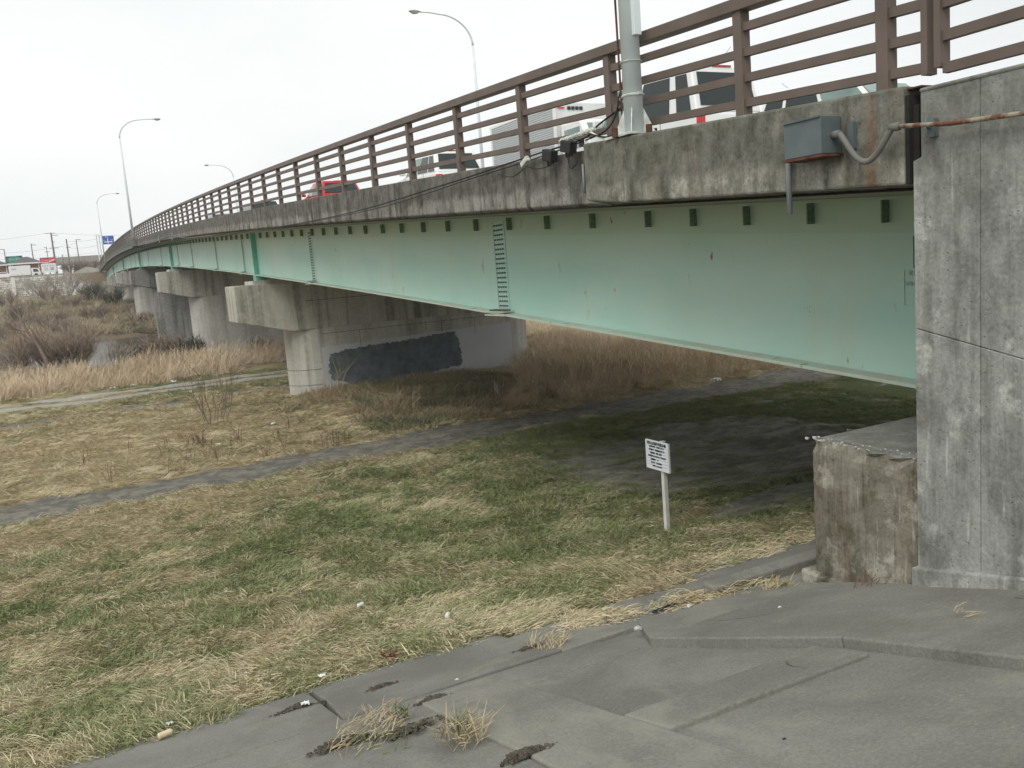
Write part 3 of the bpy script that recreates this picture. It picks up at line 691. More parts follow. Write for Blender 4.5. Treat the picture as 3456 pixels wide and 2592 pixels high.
# ------------------------------------------------------------------ conduit and box on the edge of the deck
eb = empty('electrical_box', (4.99, 4.75, .55), 'grey steel electrical box with rusted bottom bolted to the stained deck edge', 'electrical box')
mb = MB(); mb.box(4.785, 4.985, 4.50, 4.85, .575, .835); mb.build('enclosure', M['boxgrey'], eb, bevel=.006)
mb = MB(); mb.box(4.778, 4.99, 4.487, 4.857, .556, .573); mb.build('rusted_bottom', M['rust'], eb)
mb = MB(); mb.box(4.772, 4.784, 4.50, 4.85, .826, .840); mb.build('lid_edge', M['boxgrey'], eb)
mb = MB(); mb.tube([(4.90, 4.50, .70), (4.90, 4.44, .70)], .028, 10); mb.build('cable_gland', M['conduit'], eb, smooth=True)
mb = MB(); mb.box(4.955, 4.99, 4.37, 4.42, .59, .77); mb.build('mounting_rail', M['boxgrey'], eb)
cd = empty('conduit', (4.9, 4.0, .5), 'rusty steel conduit with grey flexible loop crossing the gap onto the wing wall', 'conduit')
mb = MB(); pts = []
for k in range(21):
    t = k/20; y = 4.44-.44*t; z = .70-.205*math.sin(PI*t)**1.15-.03*t; pts.append((4.90, y, z))
mb.tube(pts, .021, 10); mb.build('flexible_hose', M['conduit'], cd, smooth=True)
mb = MB(); mb.tube([(4.90, 4.02, .67), (4.90, 3.95, .668)], .027, 10); mb.build('coupling', M['conduit'], cd, smooth=True)
mb = MB(); mb.tube([(4.90, 3.96, .668), (4.92, 3.6, .625), (4.93, 3.1, .60), (4.93, 1.2, .57)], .015, 10); mb.build('pipe', M['rustpipe'], cd, smooth=True)
mb = MB(); mb.box(4.955, 4.998, 3.74, 3.79, .57, .68); mb.box(4.90, 4.955, 3.755, 3.775, .62, .645); mb.build('clamp', M['boxgrey'], cd)

# ------------------------------------------------------------------ street lamps
def make_lamp(x, y, z, label, sgn=1, detail=False, H=8.15):
    t = empty('street_lamp', (x, y, z), label, 'street lamp', 'street lamps along the bridge')
    b = MB(); b.tube([(0,0,.02),(0,0,H*.5),(0,0,H)], [.098,.082,.062], 16 if detail else 8); b.build('pole', M['galv'], t, smooth=True, local=True)
    b = MB(); pts = []
    for k in range(13):
        a = PI/2*k/12; pts.append((1.75*(1-math.cos(a)), 0, H+1.45*math.sin(a)))
    pts += [(2.2,0,H+1.50),(2.75,0,H+1.50)]
    b.tube(pts, [.062-.03*k/14 for k in range(15)], 12 if detail else 6); b.build('arm', M['galv'], t, smooth=True, local=True)
    b = MB(); ring = []
    prof_h = [(0,.035,.03),(.10,.06,.05),(.22,.12,.075),(.42,.15,.085),(.58,.12,.06),(.66,.04,.02)]
    vs = []; n = 10
    for px, w_, h_ in prof_h:
        for k in range(n):
            a = 2*PI*k/n; vs.append((2.68+px, w_*math.cos(a), H+1.50+h_*math.sin(a)*(1 if math.sin(a) > 0 else .35)))
    fs = [(i*n+k, i*n+(k+1)%n, (i+1)*n+(k+1)%n, (i+1)*n+k) for i in range(len(prof_h)-1) for k in range(n)]+[tuple(range(n))[::-1], tuple(range(5*n, 6*n))]
    b.add(vs, fs); hd = b.build('lamp_head', M['lamp_grey'], t, smooth=True, local=True)
    b = MB(); vs = []
    for px, w_, h_ in [(.14,.05,.03),(.24,.10,.09),(.40,.12,.11),(.54,.09,.07),(.60,.03,.02)]:
        for k in range(7):
            a = -PI*k/6; vs.append((2.68+px, w_*math.cos(a), H+1.485+h_*math.sin(a)))
    b.add(vs, [(i*7+k, i*7+k+1, (i+1)*7+k+1, (i+1)*7+k) for i in range(4) for k in range(6)]); b.build('lens', M['lens'], hd, smooth=True, local=True)
    if detail:
        b = MB(); b.box(-.22, .22, -.22, .22, 0, .025); fl = b.build('base_plate', M['galv_rust'], t, bevel=.004, local=True)
        for a in range(4):
            q = a*PI/2+PI/4; d = Vector((math.cos(q), math.sin(q), 0)); s_ = Vector((-d.y, d.x, 0)); bb = MB()
            vs = [d*.085+s_*e+Vector((0,0,zz)) for e in (-.005,.005) for zz in (.025,.30)]+[d*.21+s_*e+Vector((0,0,.025)) for e in (-.005,.005)]
            bb.add(vs, [(0,1,4),(2,5,3),(1,3,5,4),(0,2,3,1),(0,4,5,2)]); bb.build('gusset', M['galv_rust'], t, local=True)
        for a in range(4):
            q = a*PI/2; bb = MB(); c_ = (.19*math.cos(q)*1.25, .19*math.sin(q)*1.25)
            bb.tube([(c_[0],c_[1],.0),(c_[0],c_[1],.085)], .032, 8); bb.build('anchor_bolt', M['rust'], t, local=True)
        b = MB(); b.box(-.03, .05, -.135, -.085, .95, 3.6); b.build('cable_duct', M['galv'], t, bevel=.004, local=True)
        b = MB(); b.tube([(-.06,.115,.30),(-.062,.12,1.4),(-.065,.125,3.5)], .012, 6); b.build('riser_cable', M['rust'], t, local=True)
        for zz in (.40, .72):
            b = MB(); b.tube([(.107*math.cos(q), .107*math.sin(q), zz) for q in [2*PI*i/16 for i in range(17)]], .012 if zz < .6 else .006, 5, False)
            if zz < .6: b.box(-.03, .01, -.155, -.10, zz-.012, zz+.012); b.box(-.05, -.0, .10, .16, zz-.012, zz+.012)
            b.build('band_clamp', M['galv_rust'], t, local=True)
    return t
la = make_lamp(5.2, 7.28, prof(7.28)+2.30, 'nearest grey lamp pole with bolted gusset base, cut off by the top of the photo', detail=True)
lb = make_lamp(5.1, 78.5, prof(78.5)+2.29, 'tall slim lamp on the near bridge edge at left, head bending right')
copy_tree(lb, (5.1, 146.6, prof(146.6)+2.29), 0, 'farthest near side lamp, small, beside the blue road sign', 'street lamps along the bridge')
copy_tree(lb, (19.9, 41.5, prof(41.5)+2.29), PI, 'lamp on the far side of the road behind the white box truck, head bending left', 'street lamps along the bridge')
copy_tree(lb, (19.9, 114, prof(114)+2.29), PI, 'small far-side lamp rising behind the middle of the railing, head pointing left', 'street lamps along the bridge')
copy_tree(lb, (19.9, 186, prof(186)+2.1), PI, 'tiny far-side lamp head just showing over the railing at left', 'street lamps along the bridge')

# ------------------------------------------------------------------ cables and closures by the nearest lamp
cb = empty('cable_bundle', (5.25, 8.0, 1.3), 'black telephone cables sagging from the nearest lamp pole along the deck edge', 'cable')
def cable(pts, r, mat='black', name='cable', n=5):
    P_ = [Vector(p) for p in pts]; o = []
    for i in range(len(P_)-1):
        p0_, p1, p2, p3 = P_[max(i-1,0)], P_[i], P_[i+1], P_[min(i+2,len(P_)-1)]
        for k in range(6):
            t = k/6; o.append(.5*((2*p1)+(-p0_+p2)*t+(2*p0_-5*p1+4*p2-p3)*t*t+(-p0_+3*p1-3*p2+p3)*t**3))
    o.append(P_[-1]); b = MB(); b.tube(o, r, n); return b
def gp(x, y, rel): return (x, y, prof(y)+rel)
cable([gp(5.22,7.5,2.62), gp(5.22,7.95,2.5), gp(5.22,8.3,2.38), gp(5.22,9.5,2.30), gp(5.22,11.3,2.17), gp(5.22,12.4,2.10), gp(5.22,17,1.84), gp(5.22,23.8,1.66), gp(5.3,30,1.60), gp(5.6,36,1.50)], .011).build('cable', M['black'], cb)
cable([gp(5.24,8.3,2.36), gp(5.24,9.6,2.25), gp(5.2,11.3,2.13), gp(5.2,15,1.88), gp(5.2,20,1.72), gp(5.25,25,1.62)], .008).build('cable', M['black'], cb)
cable([gp(5.2,7.38,3.9), gp(5.2,7.42,2.95), gp(5.2,7.5,2.75), gp(5.2,7.60,2.55), gp(5.2,7.8,2.42), gp(5.2,8.2,2.36)], .010).build('cable', M['black'], cb)
cable([gp(5.18,7.5,2.72), gp(5.18,7.46,2.5), gp(5.18,7.7,2.35), gp(5.18,8.1,2.42)], .009).build('cable', M['black'], cb)
mb = MB(); mb.tube([gp(5.2,8.0,2.46), gp(5.2,8.75,2.40)], .018, 8)
for k in range(7): mb.tube([gp(5.2,8.05+.1*k,2.455-.008*k), gp(5.2,8.10+.1*k,2.452-.008*k)], .030, 8)
mb.build('splice_sleeve', M['galv_rust'], cb)
cable([gp(5.19,7.62,2.34), gp(5.19,7.8,2.33), gp(5.19,8.1,2.44)], .012).build('ground_lead', M['cream'], cb)
for y, r_ in ((8.52,2.32), (8.95,2.26)):
    mb = MB(); z = prof(y)+r_; mb.obox((5.17,y,z), (Vector((1,0,0)), Vector((0,.97,.24)), Vector((0,-.24,.97))), (.05,.11,.065)); cl = mb.build('closure', M['black'], cb, bevel=.012)
    mb = MB()
    for q in (-.06, 0, .06): mb.tube([(5.17,y+q,z-.06),(5.17,y+q-.01,z-.11)], .014, 6)
    mb.build('gland', M['black'], cb)
cable([gp(5.17,8.55,2.22), gp(5.17,8.5,2.08), gp(5.17,8.35,2.15), gp(5.17,8.38,2.34)], .006).build('cable', M['black'], cb)
mb = MB(); mb.obox((5.2, 9.62, prof(9.6)+2.24), (Vector((1,0,0)), Vector((0,.9,-.4)), Vector((0,.4,.9))), (.03,.09,.035)); mb.build('clamp', M['galv_rust'], cb, bevel=.01)
cable([gp(5.2,9.0,2.15), gp(5.2,9.3,2.13), gp(5.2,9.6,2.18)], .006).build('cable', M['black'], cb)
cable([gp(5.2,9.7,2.15), gp(5.2,10,2.08), gp(5.2,10.4,2.14)], .006).build('cable', M['black'], cb)
c2 = empty('deck_edge_cable', (5.25, 55, 2.5), 'thin grey cable draped along the stained deck edge over the first pier', 'cable')
cable([gp(5.26,36,1.58), gp(5.26,45,1.60), gp(5.26,52,1.85), gp(5.26,58,1.72), gp(5.26,66,1.6), gp(5.26,76,2.0)], .018, n=4).build('cable', M['conduit'], c2)

# ------------------------------------------------------------------ piers
def pier(Y, zb, mat, label, ledge=False):
    t = empty('bridge_pier', (12.45, Y, zb), label, 'pier', 'concrete piers under the bridge')
    zt = prof(Y)-.38; y0, y1 = Y-1.02, Y+1.02; R = 1.02
    b = MB(); vs = []                                        # stadium-plan column
    plan = []
    for k in range(13):
        a = PI/2+PI*k/12; plan.append((8.25+R*1.08*math.cos(a), Y+R*math.sin(a)))
    for k in range(13):
        a = -PI/2+PI*k/12; plan.append((16.65+R*1.08*math.cos(a), Y+R*math.sin(a)))
    b.prism(plan, 2, zb-1.2, zt-1.6); b.build('column', M[mat], t, bevel=.01)
    b = MB()
    b.prism([(5.3, zt-1.36), (7.3, zt-1.88), (17.6, zt-1.88), (19.6, zt-1.36), (19.6, zt), (5.3, zt)], 1, y0-.012, y1+.012)
    b.build('cap_beam', M['pier_cap'] if mat == 'pier' else M[mat], t, bevel=.03)
    for X in (XG, 10.47, 14.43, 18.40):
        b = MB(); b.box(X-.45, X+.45, y0+.15, y1-.15, zt+.001, zt+.14); b.build('bearing_plinth', M[mat], t)
        b = MB(); b.box(X-.2, X+.2, Y-.28, Y+.28, zt+.141, prof(Y)-.034); b.build('bearing', M['teal'], t)
    if ledge:
        b = MB(); b.prism([(p[0]+(-.35 if p[0] < 12 else .35), Y+(p[1]-Y)*1.3) for p in plan], 2, zb-1.5, zb+.15); b.build('footing', M[mat], t)
    # cast joints: shallow dark grooves round the column
    return t
g1 = -4.55
p1 = pier(34.14, g1, 'pier', 'nearest pier, with dark slate rectangle painted over its grey face')
pier(64.14, -5.0, 'pier', 'second pier from the near bank, standing behind the golden reeds at the river edge')
pier(94.14, -5.3, 'pier_dark', 'third pier, dark streaked column and cap standing in the river', True)
pier(124.14, -4.6, 'pier', 'fourth pier, pale column with brown brush at its foot', True)
pier(154.14, -1.5, 'pier', 'farthest pier, small pale column on the far bank slope')
# overpaint patches on the nearest pier (flat paint, ragged outline)
yf = 34.14-1.02
def paint(name, pts, mat, dy, jag):
    b = MB(); out_ = []
    for i, (a, c_) in enumerate(zip(pts, pts[1:]+pts[:1])):
        L_ = math.hypot(c_[0]-a[0], c_[1]-a[1]); n = max(2, int(L_/.06))
        for k in range(n):
            t = k/n; x = a[0]+(c_[0]-a[0])*t; z = a[1]+(c_[1]-a[1])*t
            out_.append((x+jag*(random.random()-.5)*1.3, z+jag*(random.random()-.5)))
    n = len(out_); b.add([(x, yf-dy, z) for x, z in out_]+[(x, yf-dy+.002, z) for x, z in out_], [tuple(range(n))]+[(i, (i+1)%n, n+(i+1)%n, n+i) for i in range(n)]); return b.build(name, M[mat], p1)
paint('light_paint', [(8.32,-4.7),(16.6,-4.75),(16.6,-2.55),(8.32,-2.72)], 'lightpaint', .004, .02)
paint('dark_paint', [(8.5,-3.55),(8.62,-3.0),(10.2,-2.86),(12,-2.82),(13.95,-2.66),(14.15,-3.2),(14.2,-4.10),(13,-4.25),(11.6,-4.42),(10.4,-4.62),(9.6,-4.55),(9.2,-4.2),(8.6,-4.05)], 'stain_paint', .008, .09)
mb = MB()
mb.box(7.9, 16.6, yf-.017, yf-.0125, prof(34.14)-1.158, prof(34.14)-1.142); mb.box(8.4, 16.6, yf-.006, yf-.002, -2.203, -2.19)
for xx in (9.9, 12.0, 13.4, 14.9): mb.box(xx-.006, xx+.006, yf-.006, yf-.0015, -2.85, -2.2)
jn = mb.build('cast_joint', M['joint'], p1)
mb = MB()
for zz in (-3.55, -4.15):
    pl_ = [(8.25+1.02*1.085*math.cos(PI/2+PI*k/12), 34.14+1.025*math.sin(PI/2+PI*k/12), zz) for k in range(5, 13)]
    mb.tube(pl_, .007, 4)
mb.build('cast_joint', M['joint'], p1)

# ------------------------------------------------------------------ vehicles
def make_car(name, label, cat, loc, rotz, L_, W_, H_, paint_, roof, belt, hood, glass='glass', nose=.0, rear_slope=.12, van=False, lights='low', mark=None):
    """profile in local y (forward) and z; y=0 is the rear bumper"""
    t = empty(name, loc, label, cat, 'vehicles crossing the bridge', rotz)
    r0_, r1_ = roof                                          # y of roof rear, roof front
    wy = hood[0]; hz = hood[1]                               # base of windscreen y, hood height
    low = [(0,.28),(L_,.26),(L_+.0,hz*.72),(L_-.12,hz*.93),(wy,hz),(wy-.1,belt),(.06,belt),(0,belt*.75)]
    b = MB(); hw = W_/2
    b.prism(low, 0, -hw, hw); b.build('body', M[paint_], t, bevel=.06, seg=3, local=True, smooth=False)
    # greenhouse
    gb = [(rear_slope*.25+.03, belt), (wy, hz-.01)]; ti = .80 if not van else .90
    q = [(gb[0][0], belt-.02, hw*.985), (gb[1][0], hz-.03, hw*.985), (r1_, H_-.05, hw*ti), ((r0_+r1_)/2, H_, hw*ti*.99), (r0_, H_-.03, hw*ti)]
    vs = [(-x, y, z) for y, z, x in q]+[(x, y, z) for y, z, x in q]
    b = MB(); b.add(vs, [(0,1,2,3,4)[::-1], (5,6,7,8,9), (0,5,6,1)[::-1], (1,6,7,2)[::-1], (2,7,8,3)[::-1], (3,8,9,4)[::-1], (4,9,5,0)[::-1]]); b.build('cabin', M[paint_], t, bevel=.035, seg=3, local=True)
    def lerp(a, b_, k): return a+(b_-a)*k
    # side windows, on the inclined cabin side
    def side(y, z, s):
        k = (z-belt)/(H_-.05-belt); xx = lerp(hw*.985, hw*ti, k)+.012; return (s*xx, y, z)
    zt, zb_ = H_-.16, belt+.03
    rear_y = lambda z: lerp(gb[0][0], r0_, (z-belt)/(H_-belt)); fr_y = lambda z: lerp(wy, r1_, (z-hz)/(H_-hz))
    nwin = 3; ylo = lambda z: rear_y(z)+.14; yhi = lambda z: fr_y(z)-.10
    for s in (-1, 1):
        for k in range(nwin):
            ka, kb = (k/nwin+.02, (k+1)/nwin-.02)
            if not van: ka, kb = ((0, .2), (.24, .58), (.62, 1))[k]
            else: ka, kb = ((0, .14), (.22, .58), (.62, 1))[k]
            pts = [side(lerp(ylo(zb_), yhi(zb_), ka), zb_, s), side(lerp(ylo(zb_), yhi(zb_), kb), zb_, s), side(lerp(ylo(zt), yhi(zt), kb), zt, s), side(lerp(ylo(zt), yhi(zt), ka), zt, s)]
            b = MB(); o_ = Vector((s*.006, 0, 0)); b.add(pts+[tuple(Vector(p)-o_*2) for p in pts], [(0,1,2,3), (0,3,7,4), (1,0,4,5), (2,1,5,6), (3,2,6,7)]); b.build('side_window', M['glass'] if k < 2 else M[glass], t, local=True)
    # rear window and windscreen
    for nm, (ya, za), (yb_, zb2), e in (('rear_window', (gb[0][0], belt), (r0_, H_-.03), -1), ('windscreen', (wy, hz), (r1_, H_-.05), 1)):
        a0, a1 = .12, .84
        pts = []
        for k, wv in ((a0, 1), (a1, 1)):
            y = lerp(ya, yb_, k)+e*.012; z = lerp(za, zb2, k)+.006; xx = lerp(hw*.985, hw*ti, k)-.10
            pts.append((xx, y, z))
        P4 = [(-pts[0][0],)+pts[0][1:], pts[0], pts[1], (-pts[1][0],)+pts[1][1:]]
        b = MB(); b.add(P4+[(p[0], p[1]-e*.014, p[2]) for p in P4], [(0,1,2,3), (0,3,7,4), (1,0,4,5), (2,1,5,6), (3,2,6,7)]); b.build(nm, M['glass' if e < 0 or glass == 'glass' else glass], t, local=True, bevel=.004)
    for s in (-1, 1):
        b = MB()
        if lights == 'high': b.box(s*hw-.10 if s > 0 else -hw-.012, s*hw+.012 if s > 0 else -hw+.10, .0, .05, belt-.02, belt+.45)
        elif lights == 'low': b.box(s*hw-.17 if s > 0 else -hw-.012, s*hw+.012 if s > 0 else -hw+.17, -.015, .07, belt-.30, belt-.07)
        else: b.box(s*hw-.13 if s > 0 else -hw-.012, s*hw+.012 if s > 0 else -hw+.13, -.015, .05, belt-.30, belt-.08)
        b.build('tail_light', M['tail'], t, bevel=.01, local=True)
        if lights == 'stack':
            b = MB(); b.box(s*hw-.13 if s > 0 else -hw-.012, s*hw+.012 if s > 0 else -hw+.13, -.016, .05, belt-.44, belt-.31); b.build('indicator', M['amber'], t, local=True)
        b = MB(); b.box(s*hw-.25 if s > 0 else -hw+.02, s*hw-.02 if s > 0 else -hw+.25, L_-.06, L_+.012, hz*.68, hz*.84); b.build('headlight', M['lens'], t, bevel=.02, local=True)
        b = MB(); b.obox((s*(hw+.10), wy-.12, belt+.10), (Vector((1,0,0)), Vector((0,1,0)), Vector((0,0,1))), (.09,.04,.06)); b.build('wing_mirror', M[paint_], t, bevel=.02, local=True)
        for yy in (.62, L_-.62):
            b = MB(); b.tube([(s*(hw-.20), yy, .28), (s*(hw+.004), yy, .28)], .28, 18); wh = b.build('wheel', M['tyre'], t, smooth=False, local=True)
            b = MB(); b.tube([(s*(hw+.0), yy, .28), (s*(hw+.012), yy, .28)], .17, 14); b.build('rim', M['galv'], wh, local=True)
        b = MB(); b.box(s*hw-.004 if s > 0 else -hw-.01, s*hw+.01 if s > 0 else -hw+.004, L_*.42, L_*.42+.13, belt-.14, belt-.11); b.build('door_handle', M[paint_], t, local=True)
        b = MB(); 
        for yy in (L_*.30, L_*.55): b.box(s*hw-.002 if s > 0 else -hw-.003, s*hw+.003 if s > 0 else -hw+.002, yy-.005, yy+.005, .35, belt-.01)
        b.build('door_seam', M['trim'], t, local=True)
    b = MB(); b.box(-.26, .26, -.02, .0, belt-.42, belt-.26); b.build('number_plate', M['white'], t, local=True)
    b = MB(); b.tube([(0, r0_+.1, H_-.02), (0, r0_-.25, H_+.22)], .004, 4); b.build('antenna', M['trim'], t, local=True)
    b = MB(); b.box(-.2, .2, -.005+r0_-.02, r0_+.02, H_-.05, H_-.025); b.build('high_brake_light', M['tail'], t, local=True)
    return t
RD = 2.02
def pitch(o, y):
    o.rotation_euler.x = math.atan(GR-2*CC*y)*(1 if abs(o.rotation_euler.z) < 1 else -1)
def oncar(y, x): return (x, y, prof(y)+RD)
v1 = make_car('parked_van', 'white tall mini van seen from behind just right of the nearest lamp pole', 'van', oncar(11.35, 10.03), 0, 3.4, 1.40, 1.86, 'white', (.28, 2.35), 1.08, (2.95, 1.08), 'glass2', van=True, lights='stack'); v1.name = 'minivan'; pitch(v1, 12)
v2 = make_car('hatchback', 'small white hatchback seen from behind left of the white box truck', 'car', oncar(22.4, 10.05), 0, 3.4, 1.48, 1.52, 'white', (.42, 1.75), .90, (2.55, .92), 'glass2', lights='low'); pitch(v2, 24)
v3 = make_car('hatchback', 'bright red hatchback beyond the railing above the second splice', 'car', oncar(34.3, 10.15), 0, 3.7, 1.66, 1.48, 'red', (.45, 2.0), .90, (2.75, .94), 'glass2', lights='low'); pitch(v3, 36)
v4 = make_car('estate_car', 'white estate car with red tail lights ahead of the red hatchback', 'car', oncar(49.3, 10.2), 0, 4.5, 1.7, 1.50, 'white', (.5, 2.6), .92, (3.3, .95), lights='low'); pitch(v4, 51)
v5 = make_car('sedan', 'silver car far along the bridge beyond the white estate car', 'car', oncar(64, 10.2), 0, 4.5, 1.7, 1.45, 'silver', (.9, 2.5), .92, (3.2, .95), lights='low'); pitch(v5, 66)
v6 = make_car('compact_car', 'tiny white car farthest along the bridge behind the dense railing', 'car', oncar(82, 10.2), 0, 4.0, 1.7, 1.5, 'white', (.5, 2.3), .92, (3.0, .95), lights='low'); pitch(v6, 84)
v7 = make_car('people_carrier', 'white car facing right, only its windows and roof showing above the deck edge', 'car', oncar(14.1, 13.7), PI, 4.4, 1.68, 1.76, 'white', (.35, 2.5), 1.0, (3.3, 1.05), 'glass2', lights='high', rear_slope=.4); pitch(v7, 12)
# box truck, facing the camera
bt = empty('box_truck', oncar(22, 13.4), 'white box truck with ribbed aluminium side between the hatchback and the lamp pole', 'truck', 'vehicles crossing the bridge')
zt = prof(22)+RD; X0, X1 = 12.5, 14.4
mb = MB(); mb.box(X0+.02, X1-.02, 21.22, 25.3, zt+.85, zt+2.56); mb.build('cargo_box', M['boxwhite'], bt, bevel=.015)
for k in range(26):
    mb = MB(); z = zt+.93+k*.06; mb.box(X0-.006, X0+.021, 21.32, 25.2, z, z+.035); mb.build('side_rib', M['corr'], bt)
mb = MB()
for yy in (21.2, 25.2): mb.box(X0-.02, X0+.03, yy, yy+.1, zt+.84, zt+2.58)
mb.box(X0-.015, X0+.03, 21.3, 25.2, zt+2.5, zt+2.58); mb.build('corner_trim', M['white'], bt)
mb = MB(); mb.prism([(19.5, zt+.45), (21.15, zt+.45), (21.15, zt+1.95), (20.15, zt+1.93), (19.62, zt+1.15), (19.5, zt+1.05)], 0, X0+.12, X1-.12); mb.build('cab', M['white'], bt, bevel=.05, seg=3)
mb = MB(); y_a, z_a, y_b, z_b = 19.65, zt+1.18, 20.1, zt+1.82
mb.add([(X0+.24,y_a-.02,z_a+.01),(X1-.24,y_a-.02,z_a+.01),(X1-.3,y_b-.02,z_b+.01),(X0+.3,y_b-.02,z_b+.01)], [(0,1,2,3)]); mb.build('windscreen', M['glass2'], bt)
mb = MB(); mb.box(X0+.108, X0+.118, 20.15, 20.95, zt+1.2, zt+1.75); mb.build('side_window', M['glass2'], bt)
mb = MB(); mb.box(X0-.16, X0-.02, 19.75, 19.8, zt+1.15, zt+1.5); mb.build('wing_mirror', M['trim'], bt)
mb = MB(); mb.box(X0+.1, X0+.32, 21.195, 21.215, zt+2.40, zt+2.44); mb.build('red_mark', M['tail'], bt)
mb = MB()
for k in range(4): mb.box(X0+.42+k*.13, X0+.52+k*.13, 21.195, 21.215, zt+2.37, zt+2.46)
mb.build('dark_mark', M['ink'], bt)
mb = MB(); mb.box(X0+.3, X1-.3, 19.8, 25.2, zt+.45, zt+.72); mb.build('chassis', M['trim'], bt)
for yy in (20.2, 24.2):
    for xx in (X0+.15, X1-.37):
        mb = MB(); mb.tube([(xx, yy, zt+.38), (xx+.22, yy, zt+.38)], .38, 18); mb.build('wheel', M['tyre'], bt)

# ------------------------------------------------------------------ notice board in the grass
nb = empty('notice_board', (6.98, 9.55, -4.0), 'small white notice board with black Japanese text on a white wooden post in the grass', 'sign')
mb = MB(); mb.box(6.955, 7.015, 9.51, 9.575, -4.25, -2.62); mb.build('post', M['post'], nb, bevel=.004)
mb = MB(); mb.box(6.92, 6.952, 9.34, 9.86, -3.035, -2.625); mb.build('board', M['board'], nb, bevel=.002)
mb = MB()
for k in range(7): z = -2.705-.045*k; mb.box(6.9185, 6.9195, 9.36, 9.84, z-.0012, z+.0012)
mb.box(6.9185, 6.9195, 9.735, 9.737, -2.97, -2.70); mb.build('ruled_lines', M['ink'], nb)
rows = [('河川占用許可標示板', .052, 9.60), ('許可年月日   平成 年 月 日', .030, 9.60), ('許可番号   宮城県指令第  号', .030, 9.60), ('占用目的   橋梁  仮設', .030, 9.62),
        ('許可期間 自 平成22年 至 平成23年', .028, 9.60), ('占用面積     ㎡', .030, 9.66), ('占 用 者   土木事務所', .028, 9.62), ('連絡先   022-000-0000', .024, 9.60)]
for k, (s_, h, yc) in enumerate(rows):
    text_mesh(s_, h, M['ink'], nb, (6.917, yc, -2.665-.0455*k), (Vector((0,-1,0)), Vector((0,0,1)), Vector((-1,0,0))), sx=.95)

# ------------------------------------------------------------------ far bank: walls, lot, buildings, signs
fa = empty('far_abutment', (12, 187, -.5), 'beige concrete abutment and sloping wing wall at the far end of the bridge', 'abutment')
mb = MB(); mb.box(5.6, 19.5, 186.5, 189.8, -2, prof(187)-.3); mb.build('wall', M['far_conc'], fa)
mb = MB(); mb.prism([(-.7,4.35),(5.4,.35),(6.2,.0),(19.4,0),(19.4,prof(188)+2.2),(5.4,prof(188)+2.2),(3.2,5.6),(.6,4.5)], 1, 190.05, 190.6); mb.build('wing_slope', M['far_conc'], fa)
mb = MB(); mb.box(5.3, 5.75, 186.05, 240, prof(188)+1.7, prof(188)+2.3); mb.build('parapet', M['parapet'], fa)
rw = empty('retaining_wall', (-20, 189.4, -.3), 'pale stone block retaining wall below the parking lot on the far bank', 'wall')
def top_at(x): return 4.38 if x < -.55 else 4.38-(x+.55)*.70
mb = MB(); mb.prism([(-70,-.8),(5.4,-.8),(5.4,.25),(-.55,4.38),(-70,4.38)], 1, 189.3, 189.95); mb.build('wall_body', M['stone2'], rw)
mb = MB(); mb.prism([(-70,4.385),(-.5,4.385),(5.5,.25),(5.5,.45),(-.45,4.58),(-70,4.58)], 1, 189.05, 189.98); mb.build('coping', M['far_conc'], rw)
mb = MB(); mb2 = MB()
z = -.5; rowi = 0
while z < 4.2:
    x = -40+random.random()
    while x < 5.2:
        w_ = .55+random.random()*.45
        if z+.4 < top_at(x+w_):
            (mb if random.random() < .72 else mb2).box(x+.03, x+w_-.03, 189.05-random.random()*.16, 189.31, z+.03, z+.38-random.random()*.06)
        x += w_
    z += .40; rowi += 1
s1 = mb.build('stone_course', M['stone'], rw); s1['kind'] = 'stuff'; s2 = mb2.build('stone_course', M['stone2'], rw); s2['kind'] = 'stuff'
for x in (-22.5, -9.7, .35, 5.0):
    mb = MB(); mb.box(x-.32, x+.32, 188.8, 189.3, -.7, top_at(x+.3)); mb.build('pilaster', M['cream'], rw)
mb = MB(); mb.box(-60, -10.2, 190.2, 190.3, 4.6, 5.25); gr_ = mb.build('guard_rail', M['white']); tag(gr_, 'white guard rail on top of the stone retaining wall at the left edge', 'guard rail')
def far_building(x0, x1, y0, y1, z0, ze, zr, label):
    t = empty('roadside_building', ((x0+x1)/2, y0, z0), label, 'building')
    b = MB(); b.box(x0, x1, y0, y1, z0, ze); b.build('wall', M['brickbrown'], t)
    b = MB(); xm, ym = (x0+x1)/2, (y0+y1)/2
    b.add([(x0-.4,y0-.5,ze+.3),(x1+.4,y0-.5,ze+.3),(x1+.4,y1+.5,ze+.3),(x0-.4,y1+.5,ze+.3),(xm-.4,ym,zr),(xm+.4,ym,zr)], [(0,1,5,4),(1,2,5),(2,3,4,5),(3,0,4),(0,3,2,1)]); b.build('roof', M['roof'], t)
    b = MB(); b.box(x0-.45, x1+.45, y0-.55, y0-.45, ze, ze+.29); b.build('fascia', M['cream'], t)
    for xx in (x0+.35, x1-.4): b = MB(); b.box(xx-.1, xx+.1, y0-.06, y0-.001, z0, ze-.01); b.build('trim', M['cream'], t)
    b = MB(); b.box(x0+.5, x1-.5, y0-.05, y0-.001, z0+1.5, z0+1.65); b.build('band', M['white'], t)
    return t
far_building(-10.4, -5.0, 203, 212, 4.36, 7.25, 8.9, 'brown walled roadside building with grey pyramid roof behind the white truck')
far_building(-19, -10.9, 205, 214, 4.36, 7.25, 9.2, 'brown walled building with dark hipped roof cut by the left edge of the photo')
tk = empty('delivery_truck', (-8.4, 197, 4.36), 'white delivery truck parked on the lot above the stone retaining wall', 'truck')
mb = MB(); mb.box(-10.5, -6.75, 196, 198, 4.85, 6.75); mb.build('cargo_box', M['white'], tk, bevel=.03)
